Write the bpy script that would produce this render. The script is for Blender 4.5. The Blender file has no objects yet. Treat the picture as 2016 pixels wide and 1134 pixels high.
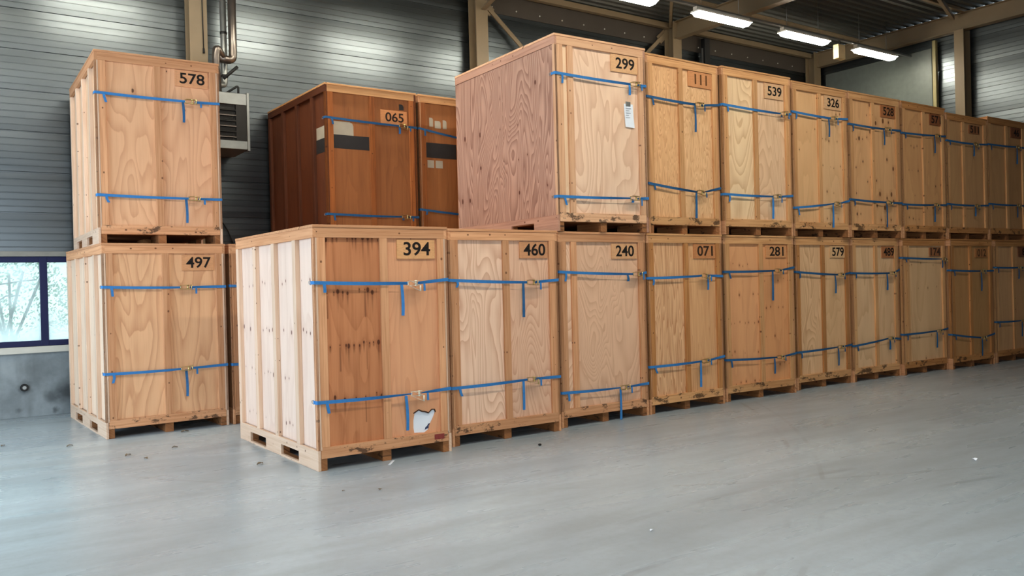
import bpy, bmesh, math, random
from mathutils import Vector, Matrix

# ------------------------------------------------------------------ camera, world, light
scn = bpy.context.scene
COL = scn.collection
cam = bpy.data.cameras.new('camera')
cam.sensor_width = 36.0
cam.lens = 36.0 * 1658.7 / 2016.0
cam.clip_end = 200
cam_ob = bpy.data.objects.new('camera', cam)
COL.objects.link(cam_ob)
fwd = Vector((0.567, 0.8237, -0.0046)).normalized()
right0 = fwd.cross(Vector((0, 0, 1))).normalized()
up0 = right0.cross(fwd)
ROLL = -0.02516
rt = right0 * math.cos(ROLL) + up0 * math.sin(ROLL)
upv = -right0 * math.sin(ROLL) + up0 * math.cos(ROLL)
M = Matrix.Identity(4)
for i in range(3):
    M[i][0], M[i][1], M[i][2] = rt[i], upv[i], -fwd[i]
M.translation = Vector((-3.054, -7.831, 1.779))
cam_ob.matrix_world = M
scn.camera = cam_ob

scn.view_settings.view_transform = 'Standard'
scn.view_settings.look = 'None'
scn.view_settings.gamma = 1.0
scn.view_settings.use_curve_mapping = False
scn.view_settings.exposure = 0.0

world = bpy.data.worlds.new('overcast_sky')
scn.world = world
world.use_nodes = True
bgn = world.node_tree.nodes['Background']
bgn.inputs[0].default_value = (0.80, 0.92, 1.0, 1)
bgn.inputs[1].default_value = 4.0

LIGHTS = dict(left_door=480.0, front_door=350.0, skylight=3.0, lamp=76.0, added_lamp=80.0)


def area(name, loc, direction, sx, sy, power, color):
    l = bpy.data.lights.new(name, 'AREA')
    l.shape = 'RECTANGLE'
    l.size, l.size_y, l.energy, l.color = sx, sy, power, color
    o = bpy.data.objects.new(name, l)
    o.location = loc
    o.rotation_euler = Vector(direction).to_track_quat('-Z', 'Z').to_euler()
    COL.objects.link(o)
    return o


# daylight coming through the open loading doors (left wall and front wall, both beside / behind the camera)
area('daylight_left_door', (-7.4, 1.4, 2.2), (1, 0, 0), 5.0, 4.2, LIGHTS['left_door'], (0.60, 0.79, 1.0))
area('daylight_front_door', (-4.0, -12.85, 2.2), (0, 1, 0), 5.0, 4.2, LIGHTS['front_door'], (0.92, 0.97, 1.0))


# ------------------------------------------------------------------ material helpers
def lin(r, g, b):
    def f(c):
        c /= 255.0
        return c / 12.92 if c <= 0.04045 else ((c + 0.055) / 1.055) ** 2.4
    return (f(r), f(g), f(b), 1.0)


class NT:
    def __init__(self, name):
        self.m = bpy.data.materials.new(name)
        self.m.use_nodes = True
        self.t = self.m.node_tree
        self.t.nodes.clear()
        self.out = self.t.nodes.new('ShaderNodeOutputMaterial')
        self.b = self.t.nodes.new('ShaderNodeBsdfPrincipled')
        self.t.links.new(self.b.outputs[0], self.out.inputs[0])

    def put(self, sock, v):
        if isinstance(v, bpy.types.NodeSocket):
            self.t.links.new(v, sock)
        else:
            sock.default_value = v

    def math(self, op, a, b=None, c=None, clamp=False):
        n = self.t.nodes.new('ShaderNodeMath')
        n.operation = op
        n.use_clamp = clamp
        self.put(n.inputs[0], a)
        if b is not None: self.put(n.inputs[1], b)
        if c is not None: self.put(n.inputs[2], c)
        return n.outputs[0]

    def vmath(self, op, a, b=None):
        n = self.t.nodes.new('ShaderNodeVectorMath')
        n.operation = op
        self.put(n.inputs[0], a)
        if b is not None: self.put(n.inputs[1], b)
        return n.outputs['Value'] if op in ('LENGTH', 'DISTANCE', 'DOT_PRODUCT') else n.outputs[0]

    def xyz(self, x, y, z):
        n = self.t.nodes.new('ShaderNodeCombineXYZ')
        for i, v in enumerate((x, y, z)): self.put(n.inputs[i], v)
        return n.outputs[0]

    def sep(self, v):
        n = self.t.nodes.new('ShaderNodeSeparateXYZ')
        self.put(n.inputs[0], v)
        return n.outputs

    def obj(self):
        return self.t.nodes.new('ShaderNodeTexCoord').outputs['Object']

    def rnd(self):
        return self.t.nodes.new('ShaderNodeObjectInfo').outputs['Random']

    def noise(self, vec, scale=1.0, detail=2.0, rough=0.5, dist=0.0, color=False):
        n = self.t.nodes.new('ShaderNodeTexNoise')
        self.put(n.inputs['Vector'], vec)
        n.inputs['Scale'].default_value = scale
        n.inputs['Detail'].default_value = detail
        n.inputs['Roughness'].default_value = rough
        n.inputs['Distortion'].default_value = dist
        return n.outputs['Color' if color else 'Fac']

    def voro(self, vec, rand):
        n = self.t.nodes.new('ShaderNodeTexVoronoi')
        n.voronoi_dimensions = '2D'
        self.put(n.inputs['Vector'], vec)
        n.inputs['Scale'].default_value = 1.0
        n.inputs['Randomness'].default_value = rand
        return n.outputs['Position'], n.outputs['Color']

    def ramp(self, v, lo, hi, a=0.0, b=1.0):
        n = self.t.nodes.new('ShaderNodeMapRange')
        n.interpolation_type = 'SMOOTHSTEP'
        self.put(n.inputs[0], v)
        self.put(n.inputs[1], lo)
        self.put(n.inputs[2], hi)
        self.put(n.inputs[3], a)
        self.put(n.inputs[4], b)
        return n.outputs[0]

    def mix(self, fac, a, b, mode='MIX'):
        n = self.t.nodes.new('ShaderNodeMix')
        n.data_type = 'RGBA'
        n.blend_type = mode
        self.put(n.inputs[0], fac)
        self.put(n.inputs[6], a)
        self.put(n.inputs[7], b)
        return n.outputs[2]

    def bump(self, h, strength, dist=0.01):
        n = self.t.nodes.new('ShaderNodeBump')
        n.inputs['Strength'].default_value = strength
        n.inputs['Distance'].default_value = dist
        self.put(n.inputs['Height'], h)
        self.t.links.new(n.outputs[0], self.b.inputs['Normal'])

    def done(self, color, rough=0.6, spec=0.3, metal=0.0):
        self.put(self.b.inputs['Base Color'], color)
        self.put(self.b.inputs['Roughness'], rough)
        self.b.inputs['Specular IOR Level'].default_value = spec
        self.put(self.b.inputs['Metallic'], metal)
        return self.m


def plain(name, col, rough=0.6, spec=0.3, metal=0.0, var=0.12, scale=8.0):
    n = NT(name)
    f = n.noise(n.obj(), scale, 3.0)
    d = tuple(c * (1 - 2 * var) for c in col[:3]) + (1,)
    return n.done(n.mix(f, d, tuple(min(1, c * (1 + var)) for c in col[:3]) + (1,)), rough, spec, metal)


def plywood(name, base, grain, seed, su=2.2, sv=0.45, lines=13.0, gs=0.6, sharp=2.2,
            knots=0.0, knot_col=(70, 40, 25), rows=0.45, cell=0.105, ksize=0.014, drips=0.0, patch=0.25, rowj=0.05):
    """rotary-cut plywood: contour lines of a stretched noise field, rows of knots, fibre"""
    n = NT(name)
    o = n.sep(n.obj())
    u = n.math('ADD', n.math('ADD', o[0], o[1]), seed * 3.17)
    v = n.math('ADD', o[2], seed * 1.31)
    fld = n.noise(n.xyz(n.math('MULTIPLY', u, su), n.math('MULTIPLY', v, sv), seed * 7.7), 1.0, 1.6, 0.45, 0.55)
    wob = n.noise(n.xyz(n.math('MULTIPLY', u, 9.0), n.math('MULTIPLY', v, 2.5), seed), 1.0, 2.0)
    t = n.math('FRACT', n.math('ADD', n.math('MULTIPLY', fld, lines), n.math('MULTIPLY', wob, 0.45)))
    g = n.math('POWER', t, sharp)
    g = n.math('MULTIPLY', g, n.ramp(t, 1.0, 0.93))
    fib = n.noise(n.xyz(n.math('MULTIPLY', u, 95.0), n.math('MULTIPLY', v, 3.2), seed), 1.0, 3.0, 0.6)
    big = n.noise(n.xyz(n.math('MULTIPLY', u, 3.1), n.math('MULTIPLY', v, 0.6), seed + 4), 1.0, 3.0)
    streak = n.noise(n.xyz(n.math('MULTIPLY', u, 22.0), n.math('MULTIPLY', v, 0.8), seed + 9), 1.0, 2.0)
    fac = n.math('MULTIPLY', g, n.ramp(big, 0.25, 0.65, gs * 0.8, gs * 1.5))
    fac = n.math('ADD', fac, n.math('MULTIPLY', n.ramp(fib, 0.35, 0.75), 0.14))
    fac = n.math('ADD', fac, n.math('MULTIPLY', n.ramp(streak, 0.4, 0.8), patch), clamp=True)
    bc = lin(*base)
    col = n.mix(fac, bc, lin(*grain))
    col = n.mix(n.ramp(big, 0.3, 0.7, 0.0, 0.35), col, tuple(min(1, c * 1.18) for c in bc[:3]) + (1,))
    hgt = fib
    if knots > 0:
        vr = n.math('DIVIDE', v, rows)
        row = n.math('FLOOR', vr)
        kc = n.xyz(n.math('DIVIDE', u, cell), n.math('ADD', row, 0.5), 0.0)
        pos, rc = n.voro(kc, 0.75)
        du = n.math('MULTIPLY', n.sep(n.vmath('SUBTRACT', kc, pos))[0], cell)
        rz = n.sep(rc)[2]
        rowc = n.math('ADD', n.math('MULTIPLY', n.math('ADD', row, 0.5), rows), n.math('MULTIPLY', n.math('SUBTRACT', rz, 0.5), rowj))
        dz = n.math('SUBTRACT', v, rowc)
        rr = n.sep(rc)
        wig = n.math('MULTIPLY', n.math('SUBTRACT', wob, 0.5), 0.012)
        d = n.vmath('LENGTH', n.xyz(n.math('ADD', du, wig), n.math('MULTIPLY', dz, 0.62), 0.0))
        on = n.math('LESS_THAN', rr[0], knots)
        size = n.math('MULTIPLY', n.math('ADD', rr[1], 0.35), ksize)
        km = n.math('MULTIPLY', n.ramp(d, size, n.math('MULTIPLY', size, 0.55)), on)
        halo = n.math('MULTIPLY', n.ramp(d, n.math('MULTIPLY', size, 3.2), n.math('MULTIPLY', size, 0.8)), n.math('MULTIPLY', on, 0.35))
        col = n.mix(halo, col, lin(*grain))
        col = n.mix(n.math('MULTIPLY', km, 0.9), col, lin(*knot_col))
        if drips > 0:
            dr = n.math('MULTIPLY', n.ramp(n.math('ABSOLUTE', n.math('ADD', du, wig)), 0.016, 0.0), n.ramp(dz, 0.0, -0.02))
            dr = n.math('MULTIPLY', n.math('MULTIPLY', dr, n.ramp(dz, n.math('MULTIPLY', rr[1], -0.3), -0.03)), n.math('MULTIPLY', on, drips))
            col = n.mix(dr, col, lin(*knot_col))
    n.bump(hgt, 0.12, 0.004)
    return n.done(col, 0.62, 0.22)


def lumber(name, base, dark, axis, knots=0.35, scuff=0.0, scuff_lo=0.6):
    """sawn softwood; grain along axis, a few knots, optional black forklift scuffs"""
    n = NT(name)
    o = n.sep(n.obj())
    r = n.rnd()
    if axis == 'z':
        a, l = n.math('ADD', o[0], o[1]), o[2]
    elif axis == 'x':
        a, l = n.math('ADD', o[2], n.math('MULTIPLY', o[1], 0.7)), o[0]
    else:
        a, l = n.math('ADD', o[2], n.math('MULTIPLY', o[0], 0.7)), o[1]
    sd = n.math('MULTIPLY', r, 37.0)
    f = n.noise(n.xyz(n.math('MULTIPLY', a, 42.0), n.math('MULTIPLY', l, 1.5), sd), 1.0, 3.0, 0.55, 0.3)
    big = n.noise(n.xyz(n.math('MULTIPLY', a, 6.0), n.math('MULTIPLY', l, 1.1), sd), 1.0, 2.0)
    bc = lin(*base)
    col = n.mix(n.ramp(f, 0.35, 0.75, 0.0, 0.75), bc, lin(*dark))
    tone = n.ramp(r, 0.0, 1.0, 0.86, 1.10)
    col = n.mix(1.0, col, n.xyz(tone, tone, tone), 'MULTIPLY')
    col = n.mix(n.ramp(big, 0.3, 0.7, 0.0, 0.28), col, lin(*dark))
    kc = n.xyz(n.math('DIVIDE', a, 0.075), n.math('ADD', n.math('DIVIDE', l, 0.28), sd), 0.0)
    pos, rc = n.voro(kc, 0.9)
    dv = n.sep(n.vmath('SUBTRACT', kc, pos))
    d = n.vmath('LENGTH', n.xyz(n.math('MULTIPLY', dv[0], 0.075), n.math('MULTIPLY', dv[1], 0.28 * 0.8), 0.0))
    rr = n.sep(rc)
    size = n.math('MULTIPLY', n.math('ADD', rr[1], 0.3), 0.012)
    km = n.math('MULTIPLY', n.ramp(d, size, n.math('MULTIPLY', size, 0.5)), n.math('LESS_THAN', rr[0], knots))
    col = n.mix(n.math('MULTIPLY', km, 0.8), col, lin(82, 44, 26))
    if scuff > 0:
        s = n.noise(n.xyz(n.math('MULTIPLY', l, 5.0), n.math('MULTIPLY', o[2], 9.0), n.math('ADD', sd, 3.0)), 1.0, 5.0, 0.72)
        col = n.mix(n.math('MULTIPLY', n.ramp(s, scuff_lo, scuff_lo + 0.08), scuff), col, lin(38, 30, 26))
    n.bump(f, 0.1, 0.003)
    return n.done(col, 0.65, 0.2)


# ------------------------------------------------------------------ mesh helpers
def new_bm():
    return bmesh.new()


def box(bm, x0, x1, y0, y1, z0, z1, bev=0.0, mat=0):
    vs = [bm.verts.new(p) for p in ((x0, y0, z0), (x1, y0, z0), (x1, y1, z0), (x0, y1, z0),
                                    (x0, y0, z1), (x1, y0, z1), (x1, y1, z1), (x0, y1, z1))]
    fs = [bm.faces.new([vs[i] for i in q]) for q in
          ((0, 3, 2, 1), (4, 5, 6, 7), (0, 1, 5, 4), (1, 2, 6, 5), (2, 3, 7, 6), (3, 0, 4, 7))]
    for f in fs: f.material_index = mat
    if bev > 0:
        es = list({e for f in fs for e in f.edges})
        bmesh.ops.bevel(bm, geom=es, offset=bev, segments=1, affect='EDGES', profile=0.5)
    return vs


def bar(bm, p, q, r, seg=10, r2=None):
    """round bar from p to q"""
    p, q = Vector(p), Vector(q)
    d = (q - p).normalized()
    a = d.orthogonal().normalized()
    b = d.cross(a)
    r2 = r if r2 is None else r2
    A = [bm.verts.new(p + (a * math.cos(t) + b * math.sin(t)) * r) for t in [2 * math.pi * i / seg for i in range(seg)]]
    B = [bm.verts.new(q + (a * math.cos(t) + b * math.sin(t)) * r2) for t in [2 * math.pi * i / seg for i in range(seg)]]
    for i in range(seg):
        j = (i + 1) % seg
        f = bm.faces.new((A[i], A[j], B[j], B[i]))
        f.smooth = True
    bm.faces.new(A[::-1])
    bm.faces.new(B)


def tube(bm, pts, r, seg=10):
    """round tube along a polyline with shared rings"""
    pts = [Vector(p) for p in pts]
    rings = []
    ref = None
    for i, p in enumerate(pts):
        d = (pts[min(i + 1, len(pts) - 1)] - pts[max(i - 1, 0)]).normalized()
        if ref is None: ref = d.orthogonal().normalized()
        a = (ref - d * ref.dot(d)).normalized()
        ref = a
        b = d.cross(a)
        rings.append([bm.verts.new(p + (a * math.cos(t) + b * math.sin(t)) * r)
                      for t in [2 * math.pi * k / seg for k in range(seg)]])
    for A, B in zip(rings, rings[1:]):
        for i in range(seg):
            j = (i + 1) % seg
            f = bm.faces.new((A[i], A[j], B[j], B[i]))
            f.smooth = True
    bm.faces.new(rings[0][::-1])
    bm.faces.new(rings[-1])


def arc_pts(pts, rad, n=5):
    """round the corners of a polyline"""
    pts = [Vector(p) for p in pts]
    out = [pts[0]]
    for a, b, c in zip(pts, pts[1:], pts[2:]):
        p0 = b + (a - b).normalized() * rad
        p1 = b + (c - b).normalized() * rad
        for k in range(n + 1):
            t = k / n
            out.append(p0 * (1 - t) ** 2 + b * 2 * t * (1 - t) + p1 * t * t)
    out.append(pts[-1])
    return out


def ribbon(bm, pts, ups, w, th=0.003):
    """flat webbing along pts; ups = cross direction at each point, w = width (number or list)"""
    rows = []
    pts = [Vector(p) for p in pts]
    for i, p in enumerate(pts):
        d = (pts[min(i + 1, len(pts) - 1)] - pts[max(i - 1, 0)]).normalized()
        u = Vector(ups[i]).normalized()
        nrm = d.cross(u).normalized()
        ww = (w[i] if isinstance(w, (list, tuple)) else w) / 2
        rows.append([bm.verts.new(p + u * s * ww + nrm * q * th / 2) for s, q in ((-1, -1), (1, -1), (1, 1), (-1, 1))])
    for A, B in zip(rows, rows[1:]):
        for i in range(4):
            j = (i + 1) % 4
            bm.faces.new((A[i], A[j], B[j], B[i]))
    bm.faces.new(rows[0][::-1])
    bm.faces.new(rows[-1])


def link(name, bm, mats, parent=None):
    bmesh.ops.recalc_face_normals(bm, faces=bm.faces[:])
    me = bpy.data.meshes.new(name)
    bm.to_mesh(me)
    bm.free()
    for m in (mats if isinstance(mats, (list, tuple)) else [mats]):
        me.materials.append(m)
    o = bpy.data.objects.new(name, me)
    COL.objects.link(o)
    if parent is not None: o.parent = parent
    return o


def tag(o, label, cat, group=None, kind=None):
    o['label'] = label
    o['category'] = cat
    if group: o['group'] = group
    if kind: o['kind'] = kind
    return o


def struct(o, label=None):
    o['kind'] = 'structure'
    if label:
        o['label'] = label
    return o


def empty(name, loc, rz=0.0):
    o = bpy.data.objects.new(name, None)
    o.empty_display_size = 0.2
    o.location = loc
    o.rotation_euler = (0, 0, rz)
    COL.objects.link(o)
    return o


# ------------------------------------------------------------------ setting materials
def mat_floor():
    n = NT('polished_concrete')
    o = n.obj()
    s = n.sep(o)
    big = n.noise(n.xyz(n.math('MULTIPLY', s[0], 0.16), n.math('MULTIPLY', s[1], 0.42), 0.0), 1.0, 5.0, 0.6, 0.6)
    strk = n.noise(n.xyz(n.math('MULTIPLY', s[0], 0.55), n.math('MULTIPLY', s[1], 3.2), 3.0), 1.0, 4.0, 0.52, 0.35)
    fine = n.noise(o, 14.0, 4.0, 0.65)
    col = n.mix(n.ramp(big, 0.3, 0.7), lin(146, 158, 165), lin(170, 183, 191))
    col = n.mix(n.ramp(strk, 0.42, 0.78, 0.0, 0.36), col, lin(122, 122, 120))
    col = n.mix(n.ramp(strk, 0.42, 0.2, 0.0, 0.35), col, lin(188, 200, 208))
    col = n.mix(n.ramp(fine, 0.35, 0.75, 0.0, 0.16), col, lin(110, 112, 112))
    # tyre marks: thin dark arcs
    for cx, cy, rad, wd, st in ((-6.0, 9.0, 15.2, 0.035, 0.34), (-6.0, 9.0, 15.42, 0.03, 0.28), (2.0, -16.0, 12.1, 0.04, 0.22),
                                (2.5, -16.0, 12.9, 0.05, 0.2), (9.0, 8.0, 12.6, 0.03, 0.2)):
        d = n.math('ABSOLUTE', n.math('SUBTRACT', n.vmath('DISTANCE', n.xyz(s[0], s[1], 0.0), (cx, cy, 0.0)), rad))
        brk = n.noise(o, 0.9, 3.0)
        col = n.mix(n.math('MULTIPLY', n.ramp(d, wd, wd * 0.4), n.ramp(brk, 0.46, 0.62, 0.0, st)), col, lin(78, 74, 72))
    sp = n.noise(o, 55.0, 1.0)
    col = n.mix(n.ramp(sp, 0.76, 0.79, 0.0, 0.5), col, lin(70, 66, 60))
    n.bump(n.math('ADD', strk, n.math('MULTIPLY', fine, 0.3)), 0.06, 0.01)
    return n.done(col, n.ramp(strk, 0.3, 0.7, 0.24, 0.36), 0.55)


def mat_cladding():
    n = NT('ribbed_metal_cladding')
    s = n.sep(n.obj())
    f = n.noise(n.xyz(n.math('MULTIPLY', n.math('ADD', s[0], s[1]), 0.35), n.math('MULTIPLY', s[2], 7.0), 0.0), 1.0, 3.0)
    g = n.noise(n.obj(), 1.3, 3.0)
    col = n.mix(f, lin(86, 92, 96), lin(97, 103, 107))
    col = n.mix(n.ramp(g, 0.4, 0.75, 0, 0.25), col, lin(76, 80, 82))
    return n.done(col, n.ramp(f, 0.3, 0.7, 0.28, 0.34), 0.5, 1.0)


def mat_plinth():
    n = NT('stained_concrete_plinth')
    o = n.obj()
    s = n.sep(o)
    f = n.noise(o, 1.6, 5.0, 0.6)
    col = n.mix(n.ramp(f, 0.3, 0.7), lin(104, 110, 112), lin(140, 147, 149))
    for x, z, r, st in ((-1.97, 0.44, 0.13, 0.75), (-1.62, 0.27, 0.16, 0.55), (-1.40, 0.33, 0.24, 0.8), (-1.58, 0.08, 0.06, 0.6),
                        (-2.05, 0.12, 0.07, 0.4), (-1.3, 0.55, 0.2, 0.5)):
        d = n.vmath('DISTANCE', n.xyz(s[0], 0.0, s[2]), (x, 0.0, z))
        d = n.math('ADD', d, n.math('MULTIPLY', n.math('SUBTRACT', n.noise(o, 9.0, 3.0), 0.5), 0.12))
        col = n.mix(n.ramp(d, r, r * 0.15, 0.0, st), col, lin(30, 31, 33))
    col = n.mix(n.ramp(n.noise(n.xyz(n.math('MULTIPLY', s[0], 5.0), 0.0, n.math('MULTIPLY', s[2], 0.7)), 1.0, 3.0), 0.5, 0.8, 0.0, 0.4), col, lin(88, 92, 92))
    return n.done(col, 0.75, 0.3)


def mat_glass():
    n = NT('dusty_window_glass')
    t = n.t
    tr = t.nodes.new('ShaderNodeBsdfTransparent')
    tr.inputs[0].default_value = (0.60, 0.66, 0.64, 1)
    tl = t.nodes.new('ShaderNodeBsdfTranslucent')
    tl.inputs[0].default_value = (0.80, 0.88, 0.90, 1)
    gl = t.nodes.new('ShaderNodeBsdfGlossy')
    gl.inputs['Roughness'].default_value = 0.05
    s = n.sep(n.obj())
    dirt = n.noise(n.obj(), 2.2, 4.0)
    m1 = t.nodes.new('ShaderNodeMixShader')
    n.put(m1.inputs[0], n.math('ADD', n.ramp(dirt, 0.35, 0.75, 0.22, 0.5), n.ramp(s[2], 1.45, 1.1, 0.0, 0.4), clamp=True))
    t.links.new(tr.outputs[0], m1.inputs[1])
    t.links.new(tl.outputs[0], m1.inputs[2])
    m2 = t.nodes.new('ShaderNodeMixShader')
    m2.inputs[0].default_value = 0.05
    t.links.new(m1.outputs[0], m2.inputs[1])
    t.links.new(gl.outputs[0], m2.inputs[2])
    t.links.new(m2.outputs[0], n.out.inputs[0])
    return n.m


def emis(name, col, strength):
    n = NT(name)
    n.b.inputs['Emission Color'].default_value = col
    n.b.inputs['Emission Strength'].default_value = strength
    return n.done(col, 0.5, 0.2)


FLOOR, CLAD, PLINTH, GLASS = mat_floor(), mat_cladding(), mat_plinth(), mat_glass()
DECK = plain('dark_roof_deck', lin(78, 80, 76), 0.5, 0.4, 0.3, 0.08, 2.0)
STEEL = plain('beige_painted_steel', lin(118, 102, 78), 0.5, 0.4, 0.0, 0.06, 3.0)
TRIMM = plain('pale_sill_metal', lin(190, 186, 174), 0.45, 0.4, 0.0, 0.06, 5.0)
BLUEF = plain('dark_blue_window_paint', lin(8, 16, 62), 0.5, 0.3, 0.0, 0.08, 5.0)
DARKSTRIP = plain('shaded_eave_brown', lin(64, 58, 52), 0.7, 0.2, 0.0, 0.08, 3.0)  # eave colour carries the shade above the lamp cutoff
GALV = plain('galvanised_metal', lin(150, 152, 150), 0.38, 0.5, 0.8, 0.1, 9.0)
DARKM = plain('dark_metal', lin(40, 38, 36), 0.45, 0.4, 0.5, 0.1, 9.0)
FLUE = plain('flue_pipe_metal', lin(112, 104, 98), 0.3, 0.5, 0.85, 0.12, 6.0)
BLACK = plain('black_rubber', lin(22, 22, 22), 0.6, 0.3)
CREAM = plain('cream_plastic', lin(222, 208, 160), 0.5, 0.3)
WHITE = plain('white_sheet', lin(228, 234, 242), 0.5, 0.3, 0.0, 0.03)
LAMP = emis('fluorescent_diffuser', (1.0, 0.93, 0.76, 1), LIGHTS['lamp'])
FILL_LAMP = emis('added_fill_diffuser', (1.0, 0.94, 0.80, 1), LIGHTS['added_lamp'])  # fill for the crate fronts, on the added row out of view
SKY_PANE = emis('daylit_rooflight_sheet', (0.95, 0.97, 1.0, 1), LIGHTS['skylight'])

# ------------------------------------------------------------------ room shell
H, D = 2.411, 2.44
YB, XR, XL, YF, ZT = 6.45, 16.95, -7.5, -13.0, 7.85

bm = new_bm()
box(bm, XL, XR + 0.2, YF, YB + 0.2, -0.2, 0.0)
struct(link('floor', bm, FLOOR), 'grey polished concrete floor with tyre marks and streaks')


def cladding(bm, a, b, z0, z1, axis, face, sgn):
    """horizontally ribbed wall: profile of 0.6 m panels with five fine ribs; extruded along axis"""
    prof = []
    P, N = 0.6, 6
    k0 = math.floor(z0 / P)
    z = k0 * P
    rng = random.Random(5)
    while z < z1:
        bow = rng.uniform(-0.006, 0.006)
        for i in range(N):
            za, zb = z + i * P / N, z + (i + 1) * P / N
            g = 0.018 if i == 0 else 0.008
            dp = 0.018 if i == 0 else 0.0035
            pil = lambda q: 0.0042 * (1 - math.sin(math.pi * q)) + bow * q
            prof += [(za, pil(i / N) + dp), (za + g, pil(i / N) + dp), (za + g + 0.004, pil((i + 0.15) / N)), (zb - 0.004, pil((i + 0.98) / N))]
        z += P
    prof = [(min(max(q[0], z0), z1), q[1]) for q in prof if z0 - 0.05 <= q[0] <= z1 + 0.05]
    prof = [(z0, 0.0)] + prof + [(z1, 0.0)]
    va, vb = [], []
    for zz, dp in prof:
        off = face + sgn * dp
        va.append(bm.verts.new((a, off, zz) if axis == 'x' else (off, a, zz)))
        vb.append(bm.verts.new((b, off, zz) if axis == 'x' else (off, b, zz)))
    for i in range(len(prof) - 1):
        bm.faces.new((va[i], vb[i], vb[i + 1], va[i + 1]))
    # solid backing
    if axis == 'x':
        box(bm, a, b, face + sgn * 0.045, face + sgn * 0.16, z0, z1)
    else:
        box(bm, face + sgn * 0.045, face + sgn * 0.16, a, b, z0, z1)


WX1 = -0.25          # right end of the strip window
bm = new_bm()
cladding(bm, XL, XR, 2.44, ZT, 'x', YB, 1)
cladding(bm, WX1, XR, 0.95, 2.44, 'x', YB, 1)
struct(link('wall_back', bm, CLAD), 'ribbed grey metal cladding of the back wall')
bm = new_bm()
box(bm, XL, XR, YB - 0.02, YB + 0.16, 0, 0.95, 0.004)
struct(link('baseboard_back', bm, PLINTH), 'stained concrete plinth below the window')
bm = new_bm()
cladding(bm, YF, YB, 0.0, ZT, 'y', XR, 1)
struct(link('wall_right', bm, CLAD), 'ribbed grey metal cladding of the far end wall')
bm = new_bm()   # left wall with a loading door opening
for y0, y1, z0, z1 in ((YF, -1.1, 0, ZT), (3.9, YB, 0, ZT), (-1.1, 3.9, 4.3, ZT)):
    box(bm, XL - 0.15, XL, y0, y1, z0, z1)
struct(link('wall_left', bm, CLAD))
bm = new_bm()
for x0, x1, z0, z1 in ((XL, -6.5, 0, ZT), (-1.5, XR, 0, ZT), (-6.5, -1.5, 4.3, ZT)):
    box(bm, x0, x1, YF - 0.15, YF, z0, z1)
struct(link('wall_front', bm, CLAD))

# sill and head trims of the window band
bm = new_bm()
box(bm, XL, WX1, YB - 0.075, YB + 0.1, 0.94, 1.035, 0.006)
struct(link('trim_1', bm, TRIMM), 'pale sill under the strip window')
bm = new_bm()
box(bm, XL, WX1 + 0.05, YB - 0.05, YB + 0.1, 2.365, 2.44, 0.005)
struct(link('trim_2', bm, plain('head_trim', lin(128, 126, 118), 0.5)), 'pale head trim above the strip window')
# eave strip with white screw caps; dark brown paints in the unlit wall top
bm = new_bm()
box(bm, 6.2, XR, YB - 0.012, YB, 7.30, ZT)
for i in range(18):
    x = 6.45 + i * 0.6
    bm2 = bmesh.ops.create_icosphere(bm, subdivisions=1, radius=0.018, matrix=Matrix.Translation((x, YB - 0.016, 7.42)))
    for v in bm2['verts']:
        for f in v.link_faces: f.material_index = 1
struct(link('trim_3', bm, [DARKSTRIP, TRIMM]), 'eave strip with pale screw caps, coloured dark as the shaded wall top')

# window
wz0, wz1 = 1.035, 2.365
win = empty('window_1', (0, YB, 0))
struct(win, 'dark blue framed strip window with dusty panes')
mull = [XL + 0.05, -5.54, -3.61, -1.68, WX1]
bm = new_bm()
box(bm, XL, WX1, 0.0, 0.07, wz0, wz0 + 0.085, 0.004)
box(bm, XL, WX1, 0.0, 0.07, wz1 - 0.085, wz1, 0.004)
for x in mull:
    box(bm, x - 0.05, x + 0.05, -0.004, 0.074, wz0, wz1, 0.004)
link('window_frame', bm, BLUEF, win)
for a, b in zip(mull, mull[1:]):
    bm = new_bm()
    box(bm, a + 0.05, b - 0.05, 0.03, 0.036, wz0 + 0.085, wz1 - 0.085)
    link('window_pane', bm, GLASS, win)

# roof deck, ridges running along X, with a rooflight band near the camera
SKY = (-6.5, 1.0, -9.4, -5.2)
bm = new_bm()
y = YF
prof = []
while y < YB + 0.1:
    prof += [(y, ZT), (y + 0.09, ZT), (y + 0.115, ZT + 0.05), (y + 0.185, ZT + 0.05)]
    y += 0.21
for i in range(len(prof) - 1):
    (ya, za), (yb, zb) = prof[i], prof[i + 1]
    spans = [(XL, XR)]
    if SKY[2] < (ya + yb) / 2 < SKY[3]: spans = [(XL, SKY[0]), (SKY[1], XR)]
    for x0, x1 in spans:
        bm.faces.new([bm.verts.new(p) for p in ((x0, ya, za), (x1, ya, za), (x1, yb, zb), (x0, yb, zb))])
box(bm, XL, XR + 0.2, YF, SKY[2], ZT + 0.08, ZT + 0.2)
box(bm, XL, XR + 0.2, SKY[3], YB + 0.2, ZT + 0.08, ZT + 0.2)
box(bm, XL, SKY[0], SKY[2], SKY[3], ZT + 0.08, ZT + 0.2)
box(bm, SKY[1], XR + 0.2, SKY[2], SKY[3], ZT + 0.08, ZT + 0.2)
struct(link('ceiling', bm, DECK), 'dark ribbed metal roof deck')
bm = new_bm()
box(bm, SKY[0], SKY[1], SKY[2], SKY[3], ZT + 0.1, ZT + 0.12)
struct(link('window_2', bm, SKY_PANE), 'rooflight band of translucent sheet')

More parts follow.
